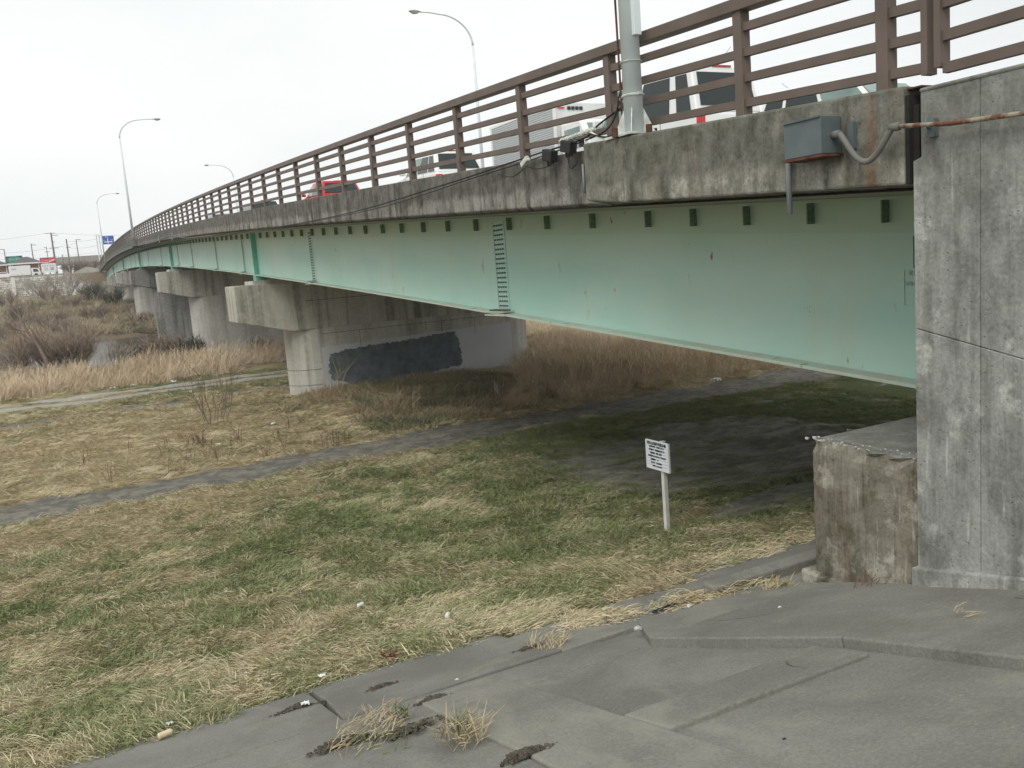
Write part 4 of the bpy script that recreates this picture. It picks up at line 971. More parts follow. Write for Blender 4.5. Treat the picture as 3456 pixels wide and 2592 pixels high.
mb = MB(); mb.prism([(-6.65,4.7),(-5.05,4.7),(-5.0,5.3),(-5.45,6.1),(-6.65,6.15)], 1, 196.1, 197.9); mb.build('cab', M['white'], tk, bevel=.06)
mb = MB(); mb.prism([(-6.3,5.4),(-5.35,5.4),(-5.6,5.95),(-6.3,5.98)], 1, 196.07, 196.09); mb.build('side_window', M['glass'], tk)
mb = MB(); mb.box(-10.2, -5.4, 196.3, 197.7, 4.5, 4.84); mb.build('chassis', M['trim'], tk)
for xx in (-9.6, -5.9):
    mb = MB(); mb.tube([(xx,196.1,4.74),(xx,196.35,4.74)], .37, 14); mb.build('wheel', M['tyre'], tk)
mb = MB(); mb.box(-10.0, -9.2, 195.985, 195.995, 6.2, 6.26); mb.box(-10.0, -9.2, 195.985, 195.995, 6.02, 6.08); mb.build('stripe', M['ink'], tk)
AXS = (Vector((1,0,0)), Vector((0,0,1)), Vector((0,-1,0)))
cs = empty('billboard', (-3.5, 196.5, 4.36), 'red billboard with white script above a white panel on the far lot', 'sign')
mb = MB(); mb.box(-4.9, -2.1, 196.4, 196.55, 6.87, 8.02); mb.build('red_panel', M['signred'], cs)
text_mesh('Coca-Cola', .62, M['white'], cs, (-3.5, 196.38, 7.52), AXS, sx=.85)
mb = MB(); pts = [(-4.9,7.12),(-4.2,6.98),(-3.4,7.05),(-2.7,7.35),(-2.1,7.62),(-2.1,7.72),(-2.8,7.48),(-3.4,7.18),(-4.2,7.10),(-4.9,7.25)]
mb.prism(pts, 1, 196.37, 196.395); mb.build('wave', M['white'], cs)
mb = MB(); mb.box(-4.85, -2.15, 196.4, 196.55, 5.15, 6.78); mb.build('white_panel', M['white'], cs)
text_mesh('ドライブイン', .42, M['ink'], cs, (-3.5, 196.38, 6.42), AXS)
text_mesh('川', .75, M['violet'], cs, (-4.0, 196.38, 5.75), AXS); text_mesh('原', .75, M['violet'], cs, (-2.95, 196.38, 5.75), AXS)
for xx in (-4.3, -2.7):
    mb = MB(); mb.box(xx-.06, xx+.06, 196.56, 196.68, 4.36, 7.9); mb.build('leg', M['galv'], cs)
gs = empty('oval_sign', (-10, 213, 4.36), 'navy roof sign with green oval and white letters above the brown buildings', 'sign')
mb = MB(); mb.box(-11.6, -8.5, 213, 213.3, 7.7, 9.45); mb.build('panel', M['signnavy'], gs)
mb = MB(); n = 28; mb.prism([(-10.05+1.42*math.cos(2*PI*k/n), 8.62+.72*math.sin(2*PI*k/n)) for k in range(n)], 1, 212.95, 212.995); mb.build('oval', M['signgreen'], gs)
text_mesh('ラーメン', .62, M['white'], gs, (-9.95, 212.93, 8.68), AXS, sx=.95)
mb = MB(); mb.box(-11.4, -10.4, 212.94, 212.99, 7.75, 8.0); mb.build('yellow_mark', M['yellow'], gs)
for xx in (-11.2, -8.9):
    mb = MB(); mb.box(xx-.08, xx+.08, 213.31, 213.5, 4.36, 9.2); mb.build('leg', M['polewood'], gs)
bs = empty('road_sign', (8, 200, 4.6), 'blue direction sign with white crossroad arrows above the far end of the bridge', 'sign')
mb = MB(); mb.box(6.85, 9.2, 200, 200.06, 10.15, 11.88); mb.build('panel', M['blue'], bs)
mb = MB(); mb.box(7.93, 8.10, 199.98, 199.995, 10.3, 11.35); mb.box(7.3, 8.85, 199.975, 199.979, 10.55, 10.72); mb.build('arrow_cross', M['white'], bs)
text_mesh('仙台', .34, M['white'], bs, (7.9, 199.98, 11.62), AXS); text_mesh('古川', .24, M['white'], bs, (7.25, 199.98, 10.98), AXS); text_mesh('国道', .24, M['white'], bs, (8.8, 199.98, 10.98), AXS)
for xx in (5.95, 6.45):
    mb = MB(); mb.tube([(xx,200.2,4.4),(xx,200.2,12.3)], .11, 8); mb.build('post', M['galv'], bs)
mb = MB(); mb.tube([(5.95,200.2,11.9),(7.5,200.2,11.9)], .05, 6); mb.tube([(5.95,200.2,10.6),(7.5,200.2,10.6)], .05, 6); mb.build('arm', M['galv'], bs)
vi = empty('railway_viaduct', (10, 262, 4.36), 'long grey concrete railway viaduct beyond the lot', 'viaduct')
mb = MB(); mb.box(-3.2, 80, 260, 268, 8.6, 9.1); mb.box(-3.2, 80, 260, 260.3, 9.11, 10.5); mb.build('deck', M['viaduct'], vi)
for x in range(-1, 80, 8):
    mb = MB(); mb.box(x-.6, x+.6, 260.6, 267, 4.3, 8.59); mb.build('pillar', M['viaduct'], vi)
def utility_pole(x, y, zb, zt_, arms, label, r=.16):
    t = empty('utility_pole', (x, y, zb), label, 'utility pole', 'utility poles beyond the far bank')
    b = MB(); b.tube([(x,y,zb),(x,y,zt_)], [r, r*.62], 8); b.build('pole', M['polewood'], t)
    for (z, xa, xb) in arms:
        b = MB(); b.box(x+xa, x+xb, y-.06, y+.06, z-.05, z+.05); b.build('crossarm', M['wire'], t)
    return t
utility_pole(-2.4, 212, 4.36, 13.9, [(13.75,-1.3,.8),(13.3,0,1.3),(11.9,-.2,.5),(10.6,-.7,1.1)], 'tall main utility pole with wide top crossarm between the billboard and the lamp', .24)
utility_pole(-6.45, 212, 4.36, 11.8, [(11.5,0,.9)], 'thin utility pole behind the grey pyramid roof', .15)
utility_pole(.35, 212, 4.36, 12.4, [(10.6,-.3,.6)], 'utility pole right of the tall main pole', .2)
utility_pole(2.25, 212, 4.36, 12.2, [(12.1,0,.9)], 'utility pole left of the blue road sign', .14)
utility_pole(-3.9, 225, 4.36, 11.6, [(11.5,-.5,.1),(10.5,-.5,.5)], 'faint thin pole just left of the tall main pole', .11)
utility_pole(-11.6, 212, 4.36, 11.0, [(10.9,-1.1,0)], 'utility pole at the left edge beside the oval sign', .14)
utility_pole(-.85, 214, 4.36, 9.2, [], 'short post between the billboard and the viaduct', .12)
def wire(p, q, sag, label):
    b = MB(); p = Vector(p); q = Vector(q)
    b.tube([p.lerp(q, k/14)-Vector((0,0,sag*4*(k/14)*(1-k/14))) for k in range(15)], .022, 3); o = b.build('overhead_wire', M['wire']); tag(o, label, 'wire', 'overhead wires beyond the far bank')
wire((-30,212,12.6), (-3.6,212,13.75), .5, 'overhead wire running left from the tall main pole')
wire((-1.7,212,13.75), (19,214,12.6), .4, 'overhead wire running right from the tall main pole behind the blue sign')
wire((-14,212,10.2), (-2.6,212,10.7), .3, 'lower wire left of the tall main pole')
wire((-2.2,212,10.7), (2.2,212,11.4), .1, 'wire between the tall main pole and the pole left of the blue sign')
wire((.5,212,11.9), (6,205,11.6), .2, 'wire from the right hand pole to the sign gantry')
wire((-14,225,9.4), (6,225,9.7), .3, 'lowest faint wire crossing behind the roofs')
wire((.5,212,10.5), (6,205,10.3), .3, 'second wire from the right hand pole to the sign gantry')

# ------------------------------------------------------------------ bare trees and shrubs
RMIN = [.004]
def branchy(b, p, d, length, r, depth, spread=.5, rnd=random, segs=2, up=.15, kids=3):
    d = d.normalized(); pts = [p]; cur = p; dd = d
    for k in range(segs):
        dd = (dd+Vector((rnd.uniform(-1,1), rnd.uniform(-1,1), rnd.uniform(-.4,1)))*.16).normalized()
        cur = cur+dd*length/segs; pts.append(cur)
    b.tube(pts, [r*(1-.35*k/segs) for k in range(segs+1)], 3 if r < .03 else 5, False)
    if depth == 0: return
    for k in range(kids):
        t = rnd.uniform(.35, 1); i = min(int(t*segs), segs-1); q = pts[i].lerp(pts[i+1], t*segs-i)
        nd = (dd+Vector((rnd.uniform(-1,1), rnd.uniform(-1,1), rnd.uniform(-.3,.9)+up))*spread*1.6)
        branchy(b, q, nd, length*rnd.uniform(.55,.8), max(r*.55, RMIN[0]), depth-1, spread, rnd, segs, up, kids)
def shrub(x, y, h, label, name='bare_shrub', stems=7, depth=3, mat='bark2', r=.03, spread=.55, kids=3, cat='shrub', lean=(0,0), group='bare shrubs by the river', tr=None):
    z = float(gz(x, y)); t = empty(name, (x, y, z), label, cat, group)
    rnd = random.Random(int(x*91+y*37)); b = MB(); b2 = MB()
    for k in range(stems):
        a = rnd.uniform(0, 2*PI); o = Vector((math.cos(a), math.sin(a), 0))*.18*h*rnd.random()
        d = Vector((math.cos(a)*spread*.8+lean[0], math.sin(a)*spread*.8+lean[1], 1))
        base = Vector((x, y, z-.1))+o; tip = base+d.normalized()*h*.42
        b2.tube([base, base.lerp(tip, .5)+Vector((rnd.uniform(-.04,.04)*h, 0, 0)), tip], [r*1.4, r*1.2, r], 5, False)
        for q in range(kids):
            branchy(b, base.lerp(tip, rnd.uniform(.35, 1)), d+Vector((rnd.uniform(-1,1), rnd.uniform(-1,1), rnd.uniform(-.2,.6)))*spread, h*rnd.uniform(.28,.42), r*.7, depth-1, spread, rnd, 2, .12, kids)
    b2.build('trunk', M[tr or mat], t); b.build('crown', M[mat], t); return t
shrub(3.5, 29.6, 2.6, 'small bare shrub with thin upright stems in the dry meadow left of the nearest pier', stems=9, depth=2, mat='bark', r=.012, spread=.42, group='bare shrubs in the meadow')
# leaning bare tree at the river edge
t = empty('leaning_tree', (-1.9, 59.5, -4.9), 'bare leaning tree with dark crooked trunk at the river edge', 'tree')
b = MB(); b.tube([(-1.6,59.5,-5.2),(-2.0,59.6,-3.7),(-2.35,59.8,-2.6),(-2.75,59.9,-1.9),(-3.0,60,-1.0),(-3.1,60,-.3)], [.14,.12,.09,.07,.05,.02], 6); b.build('trunk', M['bark'], t)
b = MB(); rnd = random.Random(5)
for p, d in (((-2.75,59.9,-1.9),(.5,0,.9)), ((-2.75,59.9,-1.9),(-.9,0,.3)), ((-3.0,60,-1.0),(-.6,.3,.6)), ((-2.35,59.8,-2.6),(-.8,0,.6)), ((-2.9,60,-1.4),(.7,0,.6))):
    branchy(b, Vector(p), Vector(d), 1.0, .035, 3, .6, rnd)
b.build('crown', M['bark'], t)
spots = [(-6.6,62,3.6,'bark2',9,'wide purplish bare shrub at the left edge by the river'), (-4.6,64,3.3,'bark2',9,'dense bare shrub left of the leaning tree'),
 (-2.6,62.5,3.6,'bark2',12,'large tangled bare shrub right behind the leaning tree'), (-1.0,61.5,3.9,'bark2',15,'largest rounded brown shrub left of the water'),
 (-.75,61.8,2.8,'bark',7,'dark brown shrub overhanging the bright water patch'), (1.9,60,2.1,'bark3',2,'sparse pale bare sapling right of the bright water patch'),
 (3.4,62,2.6,'bark',8,'bare shrub in front of the third pier'), (4.8,60.5,2.4,'bark2',8,'bare shrub at the foot of the second pier'),
 (6.3,59,1.9,'darkscrub',9,'dark green scrub clump right of the second pier foot'), (10.5,58,1.3,'darkscrub',9,'low dark green bush between the first and second piers'),
 (-8.6,60,3.0,'bark3',5,'pale thin bare stems at the far left river edge')]
RMIN[0] = .013
for x, y, h, mt, st, lab in spots: shrub(x, y, h, lab, stems=st+3, depth=3, mat=mt, r=.026, spread=.62, kids=4)
spots = [(-1.0,181,6.5,'bark3',9,'tall grey bare tree in front of the stone wall'), (-5.6,183,5.5,'bark3',7,'thin grey bare tree against the left part of the stone wall'),
 (3.9,172,4.0,'bark3',4,'pale bare trunk beside the right end of the stone wall'), (2.5,158,4.0,'darkscrub',12,'wide dark green scrub on the far slope left of the farthest pier'),
 (5.5,150,3.4,'darkscrub',12,'dark scrub at the foot of the farthest pier'), (-3.5,165,3.5,'bark2',10,'brown scrub on the far slope below the stone wall'),
 (-9,160,4,'bark2',10,'brown bare thicket on the far slope at the left edge'), (-.5,150,3.6,'bark2',10,'brown bare thicket in the middle of the far slope'),
 (-7.5,140,4,'bark2',10,'purple brown thicket low on the far bank at left'), (-3,128,3.8,'bark2',11,'purple brown thicket on the far river edge'),
 (2.5,132,3.4,'bark',10,'dark thicket on the far river edge left of the fourth pier'), (7.5,121.5,2.6,'bark2',9,'brown brush at the foot of the fourth pier'),
 (-8,118,3.6,'bark2',10,'wide brown thicket at the far water edge left'), (-2,116,3.2,'bark2',10,'brown thicket at the far water edge centre')]
RMIN[0] = .035
for x, y, h, mt, st, lab in spots: shrub(x, y, h, lab, stems=st+3, depth=2, mat=mt, r=.05, spread=.8, kids=4, group='bare trees and scrub on the far bank', name='bare_thicket' if h < 5 else 'bare_tree', cat='shrub' if h < 5 else 'tree')
for x, lab in ((.5,'bare brown hedge behind the far lot left'), (2.2,'bare brown hedge behind the far lot middle'), (4.0,'bare brown hedge behind the far lot beside the bridge end')):
    shrub(x, 203, 3.6, lab, stems=14, depth=2, mat='bark', r=.05, spread=.7, kids=4, group='bare hedges beyond the far bank', name='bare_hedge')

# ------------------------------------------------------------------ scattered grass, reeds and weeds
PC = bpy.data.collections.new('tuft_sources')
def tuft(name, n, R, h, wdt, lay, mat, seed, curl=.5, head=0.0):
    rnd = random.Random(seed); vs = []; fs = []; bl = []
    for k in range(n):
        a = rnd.uniform(0, 2*PI); rr_ = R*math.sqrt(rnd.random()); px, py = rr_*math.cos(a), rr_*math.sin(a)
        az = rnd.gauss(0.5, .9) if lay > .5 else rnd.uniform(0, 2*PI); el = (1-lay)*PI/2*rnd.uniform(.75,1.05)+lay*rnd.uniform(.05,.45)
        Lb = h*rnd.uniform(.55, 1.15); d = Vector((math.cos(az)*math.cos(el), math.sin(az)*math.cos(el), math.sin(el)))
        sdv = Vector((-math.sin(az), math.cos(az), rnd.uniform(-.4,.4))).normalized()*wdt*.5*rnd.uniform(.7,1.3)
        if rnd.random() < .5: sdv = Vector((sdv.x*.5, sdv.y*.5, wdt*.4))
        p0_ = Vector((px, py, -.01+ (lay*rnd.random()*.05))); p1 = p0_+d*Lb*.5; p2 = p1+(d+Vector((math.cos(az)*curl, math.sin(az)*curl, -curl*.9*rnd.random()))).normalized()*Lb*.5
        i = len(vs); t0 = .55; vs += [p0_-sdv, p0_+sdv, p1-sdv*.85, p1+sdv*.85, p2-sdv*(.25+head), p2+sdv*(.25+head)]; fs += [(i,i+1,i+3,i+2), (i+2,i+3,i+5,i+4)]
        bl += [rnd.random()]*6
    me_ = bpy.data.meshes.new(name); me_.from_pydata([tuple(v) for v in vs], [], fs); me_.materials.append(M[mat])
    at = me_.attributes.new('bl', 'FLOAT', 'POINT'); at.data.foreach_set('value', bl); me_.update()
    return bpy.data.objects.new(name, me_)
def scatter(name, label, cat, sources, P, rot, scl, dry, idx):
    col = bpy.data.collections.new(name+'_sources')
    for s_ in sources: col.objects.link(s_)
    me_ = bpy.data.meshes.new(name); n = len(P); me_.vertices.add(n); me_.vertices.foreach_set('co', np.asarray(P, np.float32).ravel())
    def A(nm, ty, ar, key='value'):
        a = me_.attributes.new(nm, ty, 'POINT'); a.data.foreach_set(key, ar)
    A('rot', 'FLOAT_VECTOR', np.asarray(rot, np.float32).ravel(), 'vector'); A('scl', 'FLOAT', np.asarray(scl, np.float32)); A('dry', 'FLOAT', np.asarray(dry, np.float32)); A('pick', 'INT', np.asarray(idx, np.int32))
    o = bpy.data.objects.new(name, me_); C.objects.link(o); tag(o, label, cat, None, 'stuff')
    ng = bpy.data.node_groups.new(name, 'GeometryNodeTree')
    ng.interface.new_socket('Geometry', in_out='INPUT', socket_type='NodeSocketGeometry'); ng.interface.new_socket('Geometry', in_out='OUTPUT', socket_type='NodeSocketGeometry')
    N = ng.nodes; gi = N.new('NodeGroupInput'); go_ = N.new('NodeGroupOutput'); ci = N.new('GeometryNodeCollectionInfo'); ip = N.new('GeometryNodeInstanceOnPoints')
    ci.inputs['Collection'].default_value = col; ci.inputs['Separate Children'].default_value = True; ci.inputs['Reset Children'].default_value = True
    ip.inputs['Pick Instance'].default_value = True
    def NA(nm, ty):
        a = N.new('GeometryNodeInputNamedAttribute'); a.data_type = ty; a.inputs['Name'].default_value = nm; return a.outputs['Attribute']
    K = ng.links.new
    K(gi.outputs[0], ip.inputs['Points']); K(ci.outputs[0], ip.inputs['Instance']); K(NA('pick','INT'), ip.inputs['Instance Index'])
    er = N.new('FunctionNodeEulerToRotation'); K(NA('rot','FLOAT_VECTOR'), er.inputs[0]); K(er.outputs[0], ip.inputs['Rotation'])
    K(NA('scl','FLOAT'), ip.inputs['Scale']); K(ip.outputs[0], go_.inputs[0])
    md = o.modifiers.new('scatter', 'NODES'); md.node_group = ng
    return o
R_ = np.random.RandomState(4)
def pts_in(x0, x1, y0, y1, dens):
    n = int((x1-x0)*(y1-y0)*dens); return R_.uniform(x0, x1, n), R_.uniform(y0, y1, n)
# meadow
g_src = [tuft('mat_tuft', 64, .17, .115, .0058, .9, 'grass', 1), tuft('mat_tuft', 64, .19, .13, .0058, .95, 'grass', 2), tuft('mat_tuft', 54, .17, .11, .006, .8, 'grass', 3),
         tuft('upright_tuft', 50, .11, .09, .0065, .3, 'grass', 4), tuft('upright_tuft', 46, .13, .10, .0065, .45, 'grass', 5)]
X_, Y_, = [], []
for a in ((-3.5, 8, 6.2, 12, 95), (-4.5, 12, 12, 20, 66), (8, 20, 6.6, 20, 50), (-6, 27, 19, 33, 22), (-8, 27, 33, 47, 13), (2, 5.2, 6.0, 6.7, 60), (3.3, 5.0, 5.3, 6.3, 170)):
    x, y = pts_in(*a); X_.append(x); Y_.append(y)
x = np.concatenate(X_); y = np.concatenate(Y_)
edge = 6.63+(fbm(x, x*0, 2.0, 7)-.5)*.55
fr = (x > 3.3) & (x < 4.98) & (np.abs(y-(6.05-.55*(x-3.4)/1.2)) < .10+.05*np.sin(x*9))
keep = ((y > np.where(x < 8, edge, 6.7)) | fr) & (R_.rand(len(x)) > pathness(x, y)*1.02) & (trackness(x, y) < .15+.4*R_.rand(len(x))) & (R_.rand(len(x)) > soilness(x, y)*.93)
keep &= ~((x > 7.0) & (x < 17.8) & (np.abs(y-34.14) < 1.05))
keep &= ~((x > 4.9) & (y < 5.4))
kerb = (x > 3.4) & (x < 5.0) & (y < 6.4)
x = x[keep]; y = y[keep]; d = dryness(x, y); n = len(x)
pick = np.where(d > .45, R_.randint(0, 3, n), np.where(R_.rand(n) < .55, R_.randint(3, 5, n), R_.randint(0, 3, n)))
rz_ = fbm(x, y, .9, 61)*7+R_.normal(0, .5, n)
rot = np.stack([R_.normal(0, .12, n), R_.normal(0, .12, n), rz_], -1)
scl = R_.uniform(.65, 1.25, n)*np.where((y > 40) & (y < 45.5), .55, 1)*np.where(y > 20, 1.35, 1)*np.where(y > 33, 1.4, 1)*np.where((x > 8) & (y < 19), .75, 1)
z = gz(x, y)+.0; z = np.where(y < 6.66, rz(y)+.03, z)
scatter('meadow_grass', 'matted green and straw coloured grass covering the river flat', 'grass', g_src, np.stack([x, y, z], -1), rot, scl, np.clip(d+R_.normal(0, .16, n), 0, 1), pick)
# golden reeds, both banks
r_src = [tuft('reed_clump', 34, .34, 1.45, .018, .08, 'reed', 11, .25, .5), tuft('reed_clump', 30, .36, 1.2, .018, .16, 'reed', 12, .4, .4), tuft('reed_clump', 30, .4, 1.0, .020, .35, 'reed', 13, .6, .3)]
X_, Y_, Sx = [], [], []
for a in ((-10, 7, 45.4, 58, 7, .8), (7, 12.5, 50.5, 58, 7, .75), (12.5, 30, 46, 62, 3.5, .85), (10.2, 29, 23.0, 41, 13, .62), (-14, 10, 112, 150, .55, 1.0), (-20, 14, 150, 187, .8, .55)):
    x, y = pts_in(*a[:5]); X_.append(x); Y_.append(y); Sx.append(np.full(len(x), a[5]))
x = np.concatenate(X_); y = np.concatenate(Y_); s_ = np.concatenate(Sx)
e = (fbm(x, y, .6, 91)-.5)*2.4
keep = ~((y < 44) & (x < 17.5) & (y > 32.8) & (y < 35.4)) & ~((y < 44) & (x+e*.8 < 11.0+.58*(y-23))) & ~((y > 44) & (y < 47) & (y < 45.8+e)) & ~((y < 44) & (np.abs(y-20.9-.5) < 1.5)) & (fbm(x, y, .35, 93) > np.where(y > 100, .42, .25))
keep &= ~((y > 52.5) & (y < 62) & (x > -.3) & (x < 2.2)) 
x = x[keep]; y = y[keep]; s_ = s_[keep]; n = len(x); d = np.clip(fbm(x, y, .25, 95)*1.6-.3+R_.normal(0, .15, n), 0, 1)
s_ = s_*np.where((y < 44) & (y < 25), .75, 1)*(.35+1.3*fbm(x, y, .55, 97))
rot = np.stack([R_.normal(0, .16, n)-.05, R_.normal(0, .16, n)+.2, R_.uniform(0, 6.28, n)*.0+R_.normal(0, .8, n)], -1)
scatter('reed_bed', 'golden dry reeds and tall grass along both river banks and under the bridge', 'reeds', r_src, np.stack([x, y, gz(x, y)-.05], -1), rot, s_*R_.uniform(.75, 1.2, n), d, R_.randint(0, 3, n))
# brown weeds in front of the nearest pier and on the far bank
w_src = [tuft('weed_clump', 46, .26, .34, .012, .45, 'weed', 21), tuft('weed_clump', 40, .28, .30, .012, .75, 'weed', 22), tuft('weed_clump', 40, .22, .42, .011, .2, 'weed', 23)]
X_, Y_ = [], []
for a in ((5.5, 14, 22.6, 33.0, 17), (-14, 12, 113, 187, 2.4), (-10, 8, 57, 62, 5)):
    x, y = pts_in(*a); X_.append(x); Y_.append(y)
x = np.concatenate(X_); y = np.concatenate(Y_)
keep = ~((y < 40) & (x < 7.2+1.6*(fbm(x, y, .5, 71)-.5)*2)) & ((y > 40) | (fbm(x, y, .45, 73) > .36))
x = x[keep]; y = y[keep]; n = len(x); d = np.clip(fbm(x, y, .5, 75)*1.5-.2+R_.normal(0, .15, n), 0, 1)
rot = np.stack([R_.normal(0, .12, n), R_.normal(0, .12, n), fbm(x, y, .6, 77)*6+R_.normal(0, .6, n)], -1)
scatter('weed_patch', 'dark brown and olive weeds in front of the nearest pier and on the far slope', 'weeds', w_src, np.stack([x, y, gz(x, y)-.03], -1), rot, R_.uniform(.7, 1.3, n)*np.where(y > 160, 1.5, np.where(y > 100, 2.6, np.where(y > 50, 1.8, 1))), d, R_.randint(0, 3, n))

# tufts on the revetment joints and the tall dry stalks in the meadow
def plant(name, x, y, n, h, spread, mat, label, lay=.25, group=None, wdt=.008, z=None, cat='weed', r=.08, dryv=None):
    t = tuft(name, n, r, h, wdt, lay, mat, int(x*100+y*10)); C.objects.link(t)
    t.location = (x, y, rz(y)+.03 if z is None else z); tag(t, label, cat, group); return t
M['straw'] = simple('straw_blades', (0.40, 0.33, 0.20), 0.9, noise=0.25, scale=30); M['greenblade'] = simple('green_blades', (0.10, 0.14, 0.05), 0.9, noise=0.3, scale=30)
M['redstalk'] = simple('red_brown_stalks', (0.15, 0.085, 0.055), 0.9)
plant('grass_clump', 1.57, 4.15, 130, .19, .2, 'straw', 'straw tuft with long bent blades on the concrete slope at the bottom edge', .35, r=.14, wdt=.007)
plant('grass_clump', 1.60, 4.22, 30, .17, .1, 'greenblade', 'green rush blades in the middle of the straw tuft at the bottom edge', .1, r=.05)
plant('grass_clump', 1.41, 5.02, 90, .12, .2, 'straw', 'pale tuft growing at the rib corner left of the straw tuft', .45, r=.15, wdt=.007)
plant('grass_clump', 1.49, 4.96, 34, .12, .1, 'greenblade', 'green blades in the pale tuft at the rib corner', .15, r=.06)
plant('grass_clump', 1.19, 4.76, 110, .12, .2, 'straw', 'flattened dry stems lying in the soil pocket on the concrete slope', .95, r=.22, wdt=.006)
plant('grass_clump', 1.18, 4.52, 40, .09, .2, 'greenblade', 'low green sprigs in the soil pocket', .8, r=.2, wdt=.006)
plant('grass_clump', 2.95, 5.68, 110, .11, .2, 'straw', 'dry tuft rooted at the step in the toe slab', .55, r=.16, wdt=.007)
plant('grass_clump', 4.80, 5.10, 110, .15, .2, 'straw', 'dry and green tuft at the foot of the seat block corner', .6, r=.12, wdt=.007)
plant('grass_clump', 4.86, 5.06, 40, .12, .1, 'greenblade', 'green blades at the foot of the seat block corner', .5, r=.07)
plant('grass_clump', 4.50, 5.25, 40, .09, .2, 'straw', 'thin dry tuft in the toe joint left of the seat block', .5, r=.08, wdt=.005)
plant('twig_clump', 4.90, 4.30, 14, .34, .1, 'redstalk', 'thin brown creeper stems against the seat block base', .6, r=.10, wdt=.007)
plant('twig_clump', 4.30, 3.1, 14, .10, .1, 'straw', 'small wisp of dry stems lying on the raised apron', .97, r=.05, wdt=.006, z=rz(3.1)+.10)
rs = random.Random(3)
for k in range(34):
    x = rs.gauss(3.0, 1.5); y = rs.gauss(24.6, 1.6); 
    if y < 22.4: y = 22.6
    if k < 8: x, y = 2.3+rs.random()*.5, 25.4+rs.random()*.5
    plant('dry_stalk', x, y, 6, .65, .1, 'redstalk', 'thin red brown dead stalks standing in the dry meadow', .05, 'dead stalks in the dry meadow', .016, float(gz(x, y))-.02, 'stalk', .09)
for (x, y, lab) in ((8.35, 31.6, 'tall pale grass plumes standing in front of the left part of the slate rectangle'), (8.9, 25.2, 'curved dry grass clump in the brown weeds below the nearest pier')):
    plant('plume_grass', x, y, 26, 1.5 if y > 30 else .9, .2, 'straw', lab, .12, wdt=.016, z=float(gz(x, y))-.02, cat='grass plume', r=.3)
plant('red_plant', 2.03, 6.88, 24, .09, .1, 'redleaf', 'small dark red leafy plant in the grass above the concrete toe', .3, wdt=.022, z=float(gz(2.03, 6.88)), cat='plant', r=.05)
plant('red_plant', 1.95, 9.05, 30, .14, .1, 'redstalk', 'rust brown weed patch in the green meadow', .6, wdt=.015, z=float(gz(1.95, 9.05)), cat='plant', r=.16)
plant('red_plant', .95, 9.6, 30, .16, .1, 'redstalk', 'brown withered weed left in the meadow', .6, wdt=.015, z=float(gz(.95, 9.6)), cat='plant', r=.14)

# soil pockets and crumbs on the concrete
def soil(x, y, r, label, h=.035):
    b = MB(); rs_ = random.Random(int(x*100+y*10))
    for k in range(int(60+900*r)):
        a = rs_.uniform(0, 2*PI); q = r*rs_.random()**.7*(1+.5*math.sin(3*a+x*9)); px, py = x+q*math.cos(a)*1.35, y+q*math.sin(a)*.65
        s_ = rs_.uniform(.004, .013)*(1.3-q/r*.6); zz = rz(py)+.022+max(0, h*.5*(1-q/r))
        e1 = Vector((rs_.uniform(-1,1), rs_.uniform(-1,1), rs_.uniform(-.4,.4))).normalized(); e2 = e1.cross(Vector((.1,.2,1)).normalized()).normalized(); e3 = e1.cross(e2)
        b.obox((px, py, zz), (e1, e2, e3), (s_*1.5, s_, s_*.6))
    o = b.build('soil_clump', M['soil']); tag(o, label, 'soil', None, 'stuff'); return o
soil(1.07, 4.86, .13, 'dark mossy soil clump left of the pale tuft on the slope'); soil(1.42, 4.68, .16, 'bare soil under the flattened dry stems', .02)
soil(1.80, 5.20, .08, 'small dark soil spot right of the tufts', .012); soil(1.07, 6.15, .12, 'dark soil pocket at the toe slab edge', .03); soil(1.68, 6.0, .10, 'thin soil patch on the toe slab', .015)
soil(2.82, 5.78, .10, 'soil crumb left of the dry tuft at the step', .02); soil(1.70, 3.60, .10, 'dark soil pocket at the very bottom edge of the photo', .02)
b = MB(); b.obox((4.1, 5.68, rz(5.68)+.045), (Vector((.97,.22,-.06)).normalized(), Vector((-.22,.97,-.28)).normalized(), SN), (.16,.012,.010)); tag(b.build('timber_offcut', M['ink']), 'thin black stick lying on the toe slab', 'stick')
rs = random.Random(12)
for k, (x, y, lab) in enumerate(((3.45,5.15,'white broken concrete chip at the end of the apron step'), (4.1,5.36,'pale pebble pair lying on the toe joint'), (4.25,4.5,'tiny white pebble on the apron'), (2.55,2.7,'black pebble on the large smooth panel'), (2.1,5.5,'grey stone chip at the toe joint'))):
    b = MB(); s_ = (.028,.022,.013,.009,.015)[k]; vs = []
    for i in range(3):
        for j in range(6):
            a = 2*PI*j/6; q = (1,.85,.35)[i]*s_*rs.uniform(.8,1.2); vs.append((x+q*math.cos(a)*1.4, y+q*math.sin(a), rz(y)+(.07 if (x > 3.7 and y < 5.38) or k == 0 else .02 if y > 5.4 else .0)+(0,.5,.9)[i]*s_))
    b.add(vs, [(i*6+j, i*6+(j+1)%6, (i+1)*6+(j+1)%6, (i+1)*6+j) for i in range(2) for j in range(6)]+[tuple(range(12,18))]); tag(b.build('pebble', M['ink'] if 'black' in lab else M['chip']), lab, 'pebble')
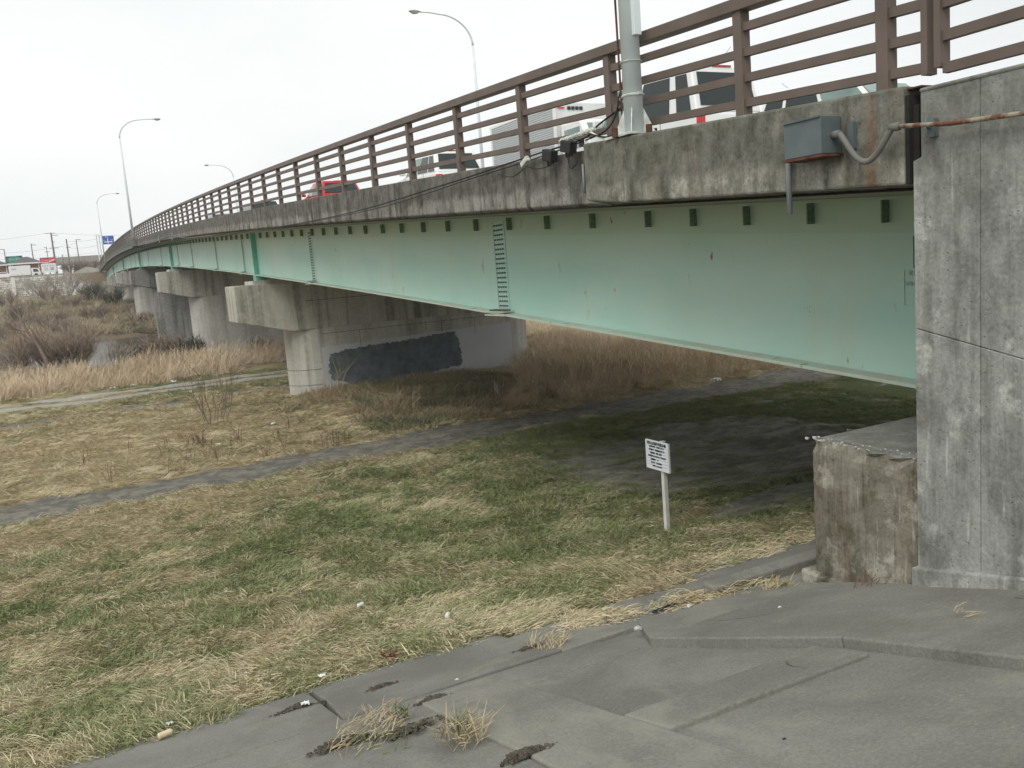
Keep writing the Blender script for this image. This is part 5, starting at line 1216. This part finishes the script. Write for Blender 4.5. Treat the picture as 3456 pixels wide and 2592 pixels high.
# litter
def can(x, y, z, az, mat, label, L_=.085, r=.023):
    t = empty('drink_can', (x, y, z), label, 'can'); d = Vector((math.cos(az), math.sin(az), 0)); b = MB(); c_ = Vector((x, y, z+r))
    b.tube([c_-d*L_/2, c_-d*(L_/2-.008), c_+d*(L_/2-.008), c_+d*L_/2], [r*.8, r, r, r*.8], 14); b.build('can_body', M[mat], t, smooth=False)
    b = MB(); b.tube([c_+d*L_/2, c_+d*(L_/2+.003)], [r*.78, r*.7], 14); b.build('lid', M['galv'], t); return t
can(.17, 6.45, rz(6.45)+.03, .25, 'tan', 'tan drink can lying at the edge of the concrete bottom left', .10, .024)
can(2.95, 7.83, float(gz(2.95, 7.83))+.06, 1.0, 'paper', 'white can with orange end in the grass right of centre')
can(2.55, 9.65, float(gz(2.55, 9.65))+.07, .4, 'paper', 'small white can lying in the green grass near the middle')
def crumple(x, y, z, s_, label, mat='paper'):
    b = MB(); rs_ = random.Random(int(x*77+y)); vs = []; n = 7
    for i in range(n):
        for j in range(n): vs.append((x+(i/(n-1)-.5)*s_+rs_.uniform(-.1,.1)*s_, y+(j/(n-1)-.5)*s_*.8+rs_.uniform(-.1,.1)*s_, z+rs_.random()*s_*.45))
    b.add(vs, [(i*n+j, i*n+j+1, (i+1)*n+j+1, (i+1)*n+j) for i in range(n-1) for j in range(n-1)]); tag(b.build('crumpled_paper', M[mat]), label, 'litter')
crumple(1.42, 6.85, float(gz(1.42, 6.85))+.05, .06, 'crumpled white paper at the grass edge left of the red plant')
crumple(1.12, 6.1, rz(6.1)+.04, .06, 'grey torn paper in the soil pocket on the toe slab')
crumple(.22, 6.75, float(gz(.22, 6.75))+.05, .05, 'white scrap beside the tan can')
crumple(1.62, 4.4, rz(4.4)+.04, .03, 'white scrap beside the straw tuft')
crumple(3.06, 25.0, float(gz(3.06, 25.0))+.05, .12, 'white rag in the dry meadow right of the dead stalks')
crumple(5.1, 27.5, float(gz(5.1, 27.5))+.05, .12, 'white scrap in the meadow below the first pier')
crumple(3.95, 39.5, float(gz(3.95, 39.5))+.05, .18, 'white scrap between the gravel track and the dark strip')
crumple(3.6, 42.4, float(gz(3.6, 42.4))+.3, .22, 'white plastic caught above the gravel track')
crumple(1.1, 45.6, float(gz(1.1, 45.6))+.05, .25, 'white litter at the foot of the golden reeds')
crumple(2.1, 46.2, float(gz(2.1, 46.2))+.05, .25, 'second white litter piece at the foot of the golden reeds')
crumple(18.3, 21.9, float(gz(18.3, 21.9))+.1, .3, 'white litter heap where the path passes under the girder')

# ------------------------------------------------------------------ air
hm = bpy.data.materials.new('pale_haze'); hm.use_nodes = True; hn = hm.node_tree; hn.nodes.clear()
ho = hn.nodes.new('ShaderNodeOutputMaterial'); pv = hn.nodes.new('ShaderNodeVolumePrincipled'); pv.inputs['Density'].default_value = 0.0006
pv.inputs['Color'].default_value = (0.93, 0.95, 0.97, 1); hn.links.new(pv.outputs[0], ho.inputs['Volume'])
mb = MB(); mb.box(-3100, 3100, -70, 4100, -8, 19); hz = mb.build('haze', hm); hz['kind'] = 'stuff'; tag(hz, 'thin pale winter haze fading the far bank', 'haze')
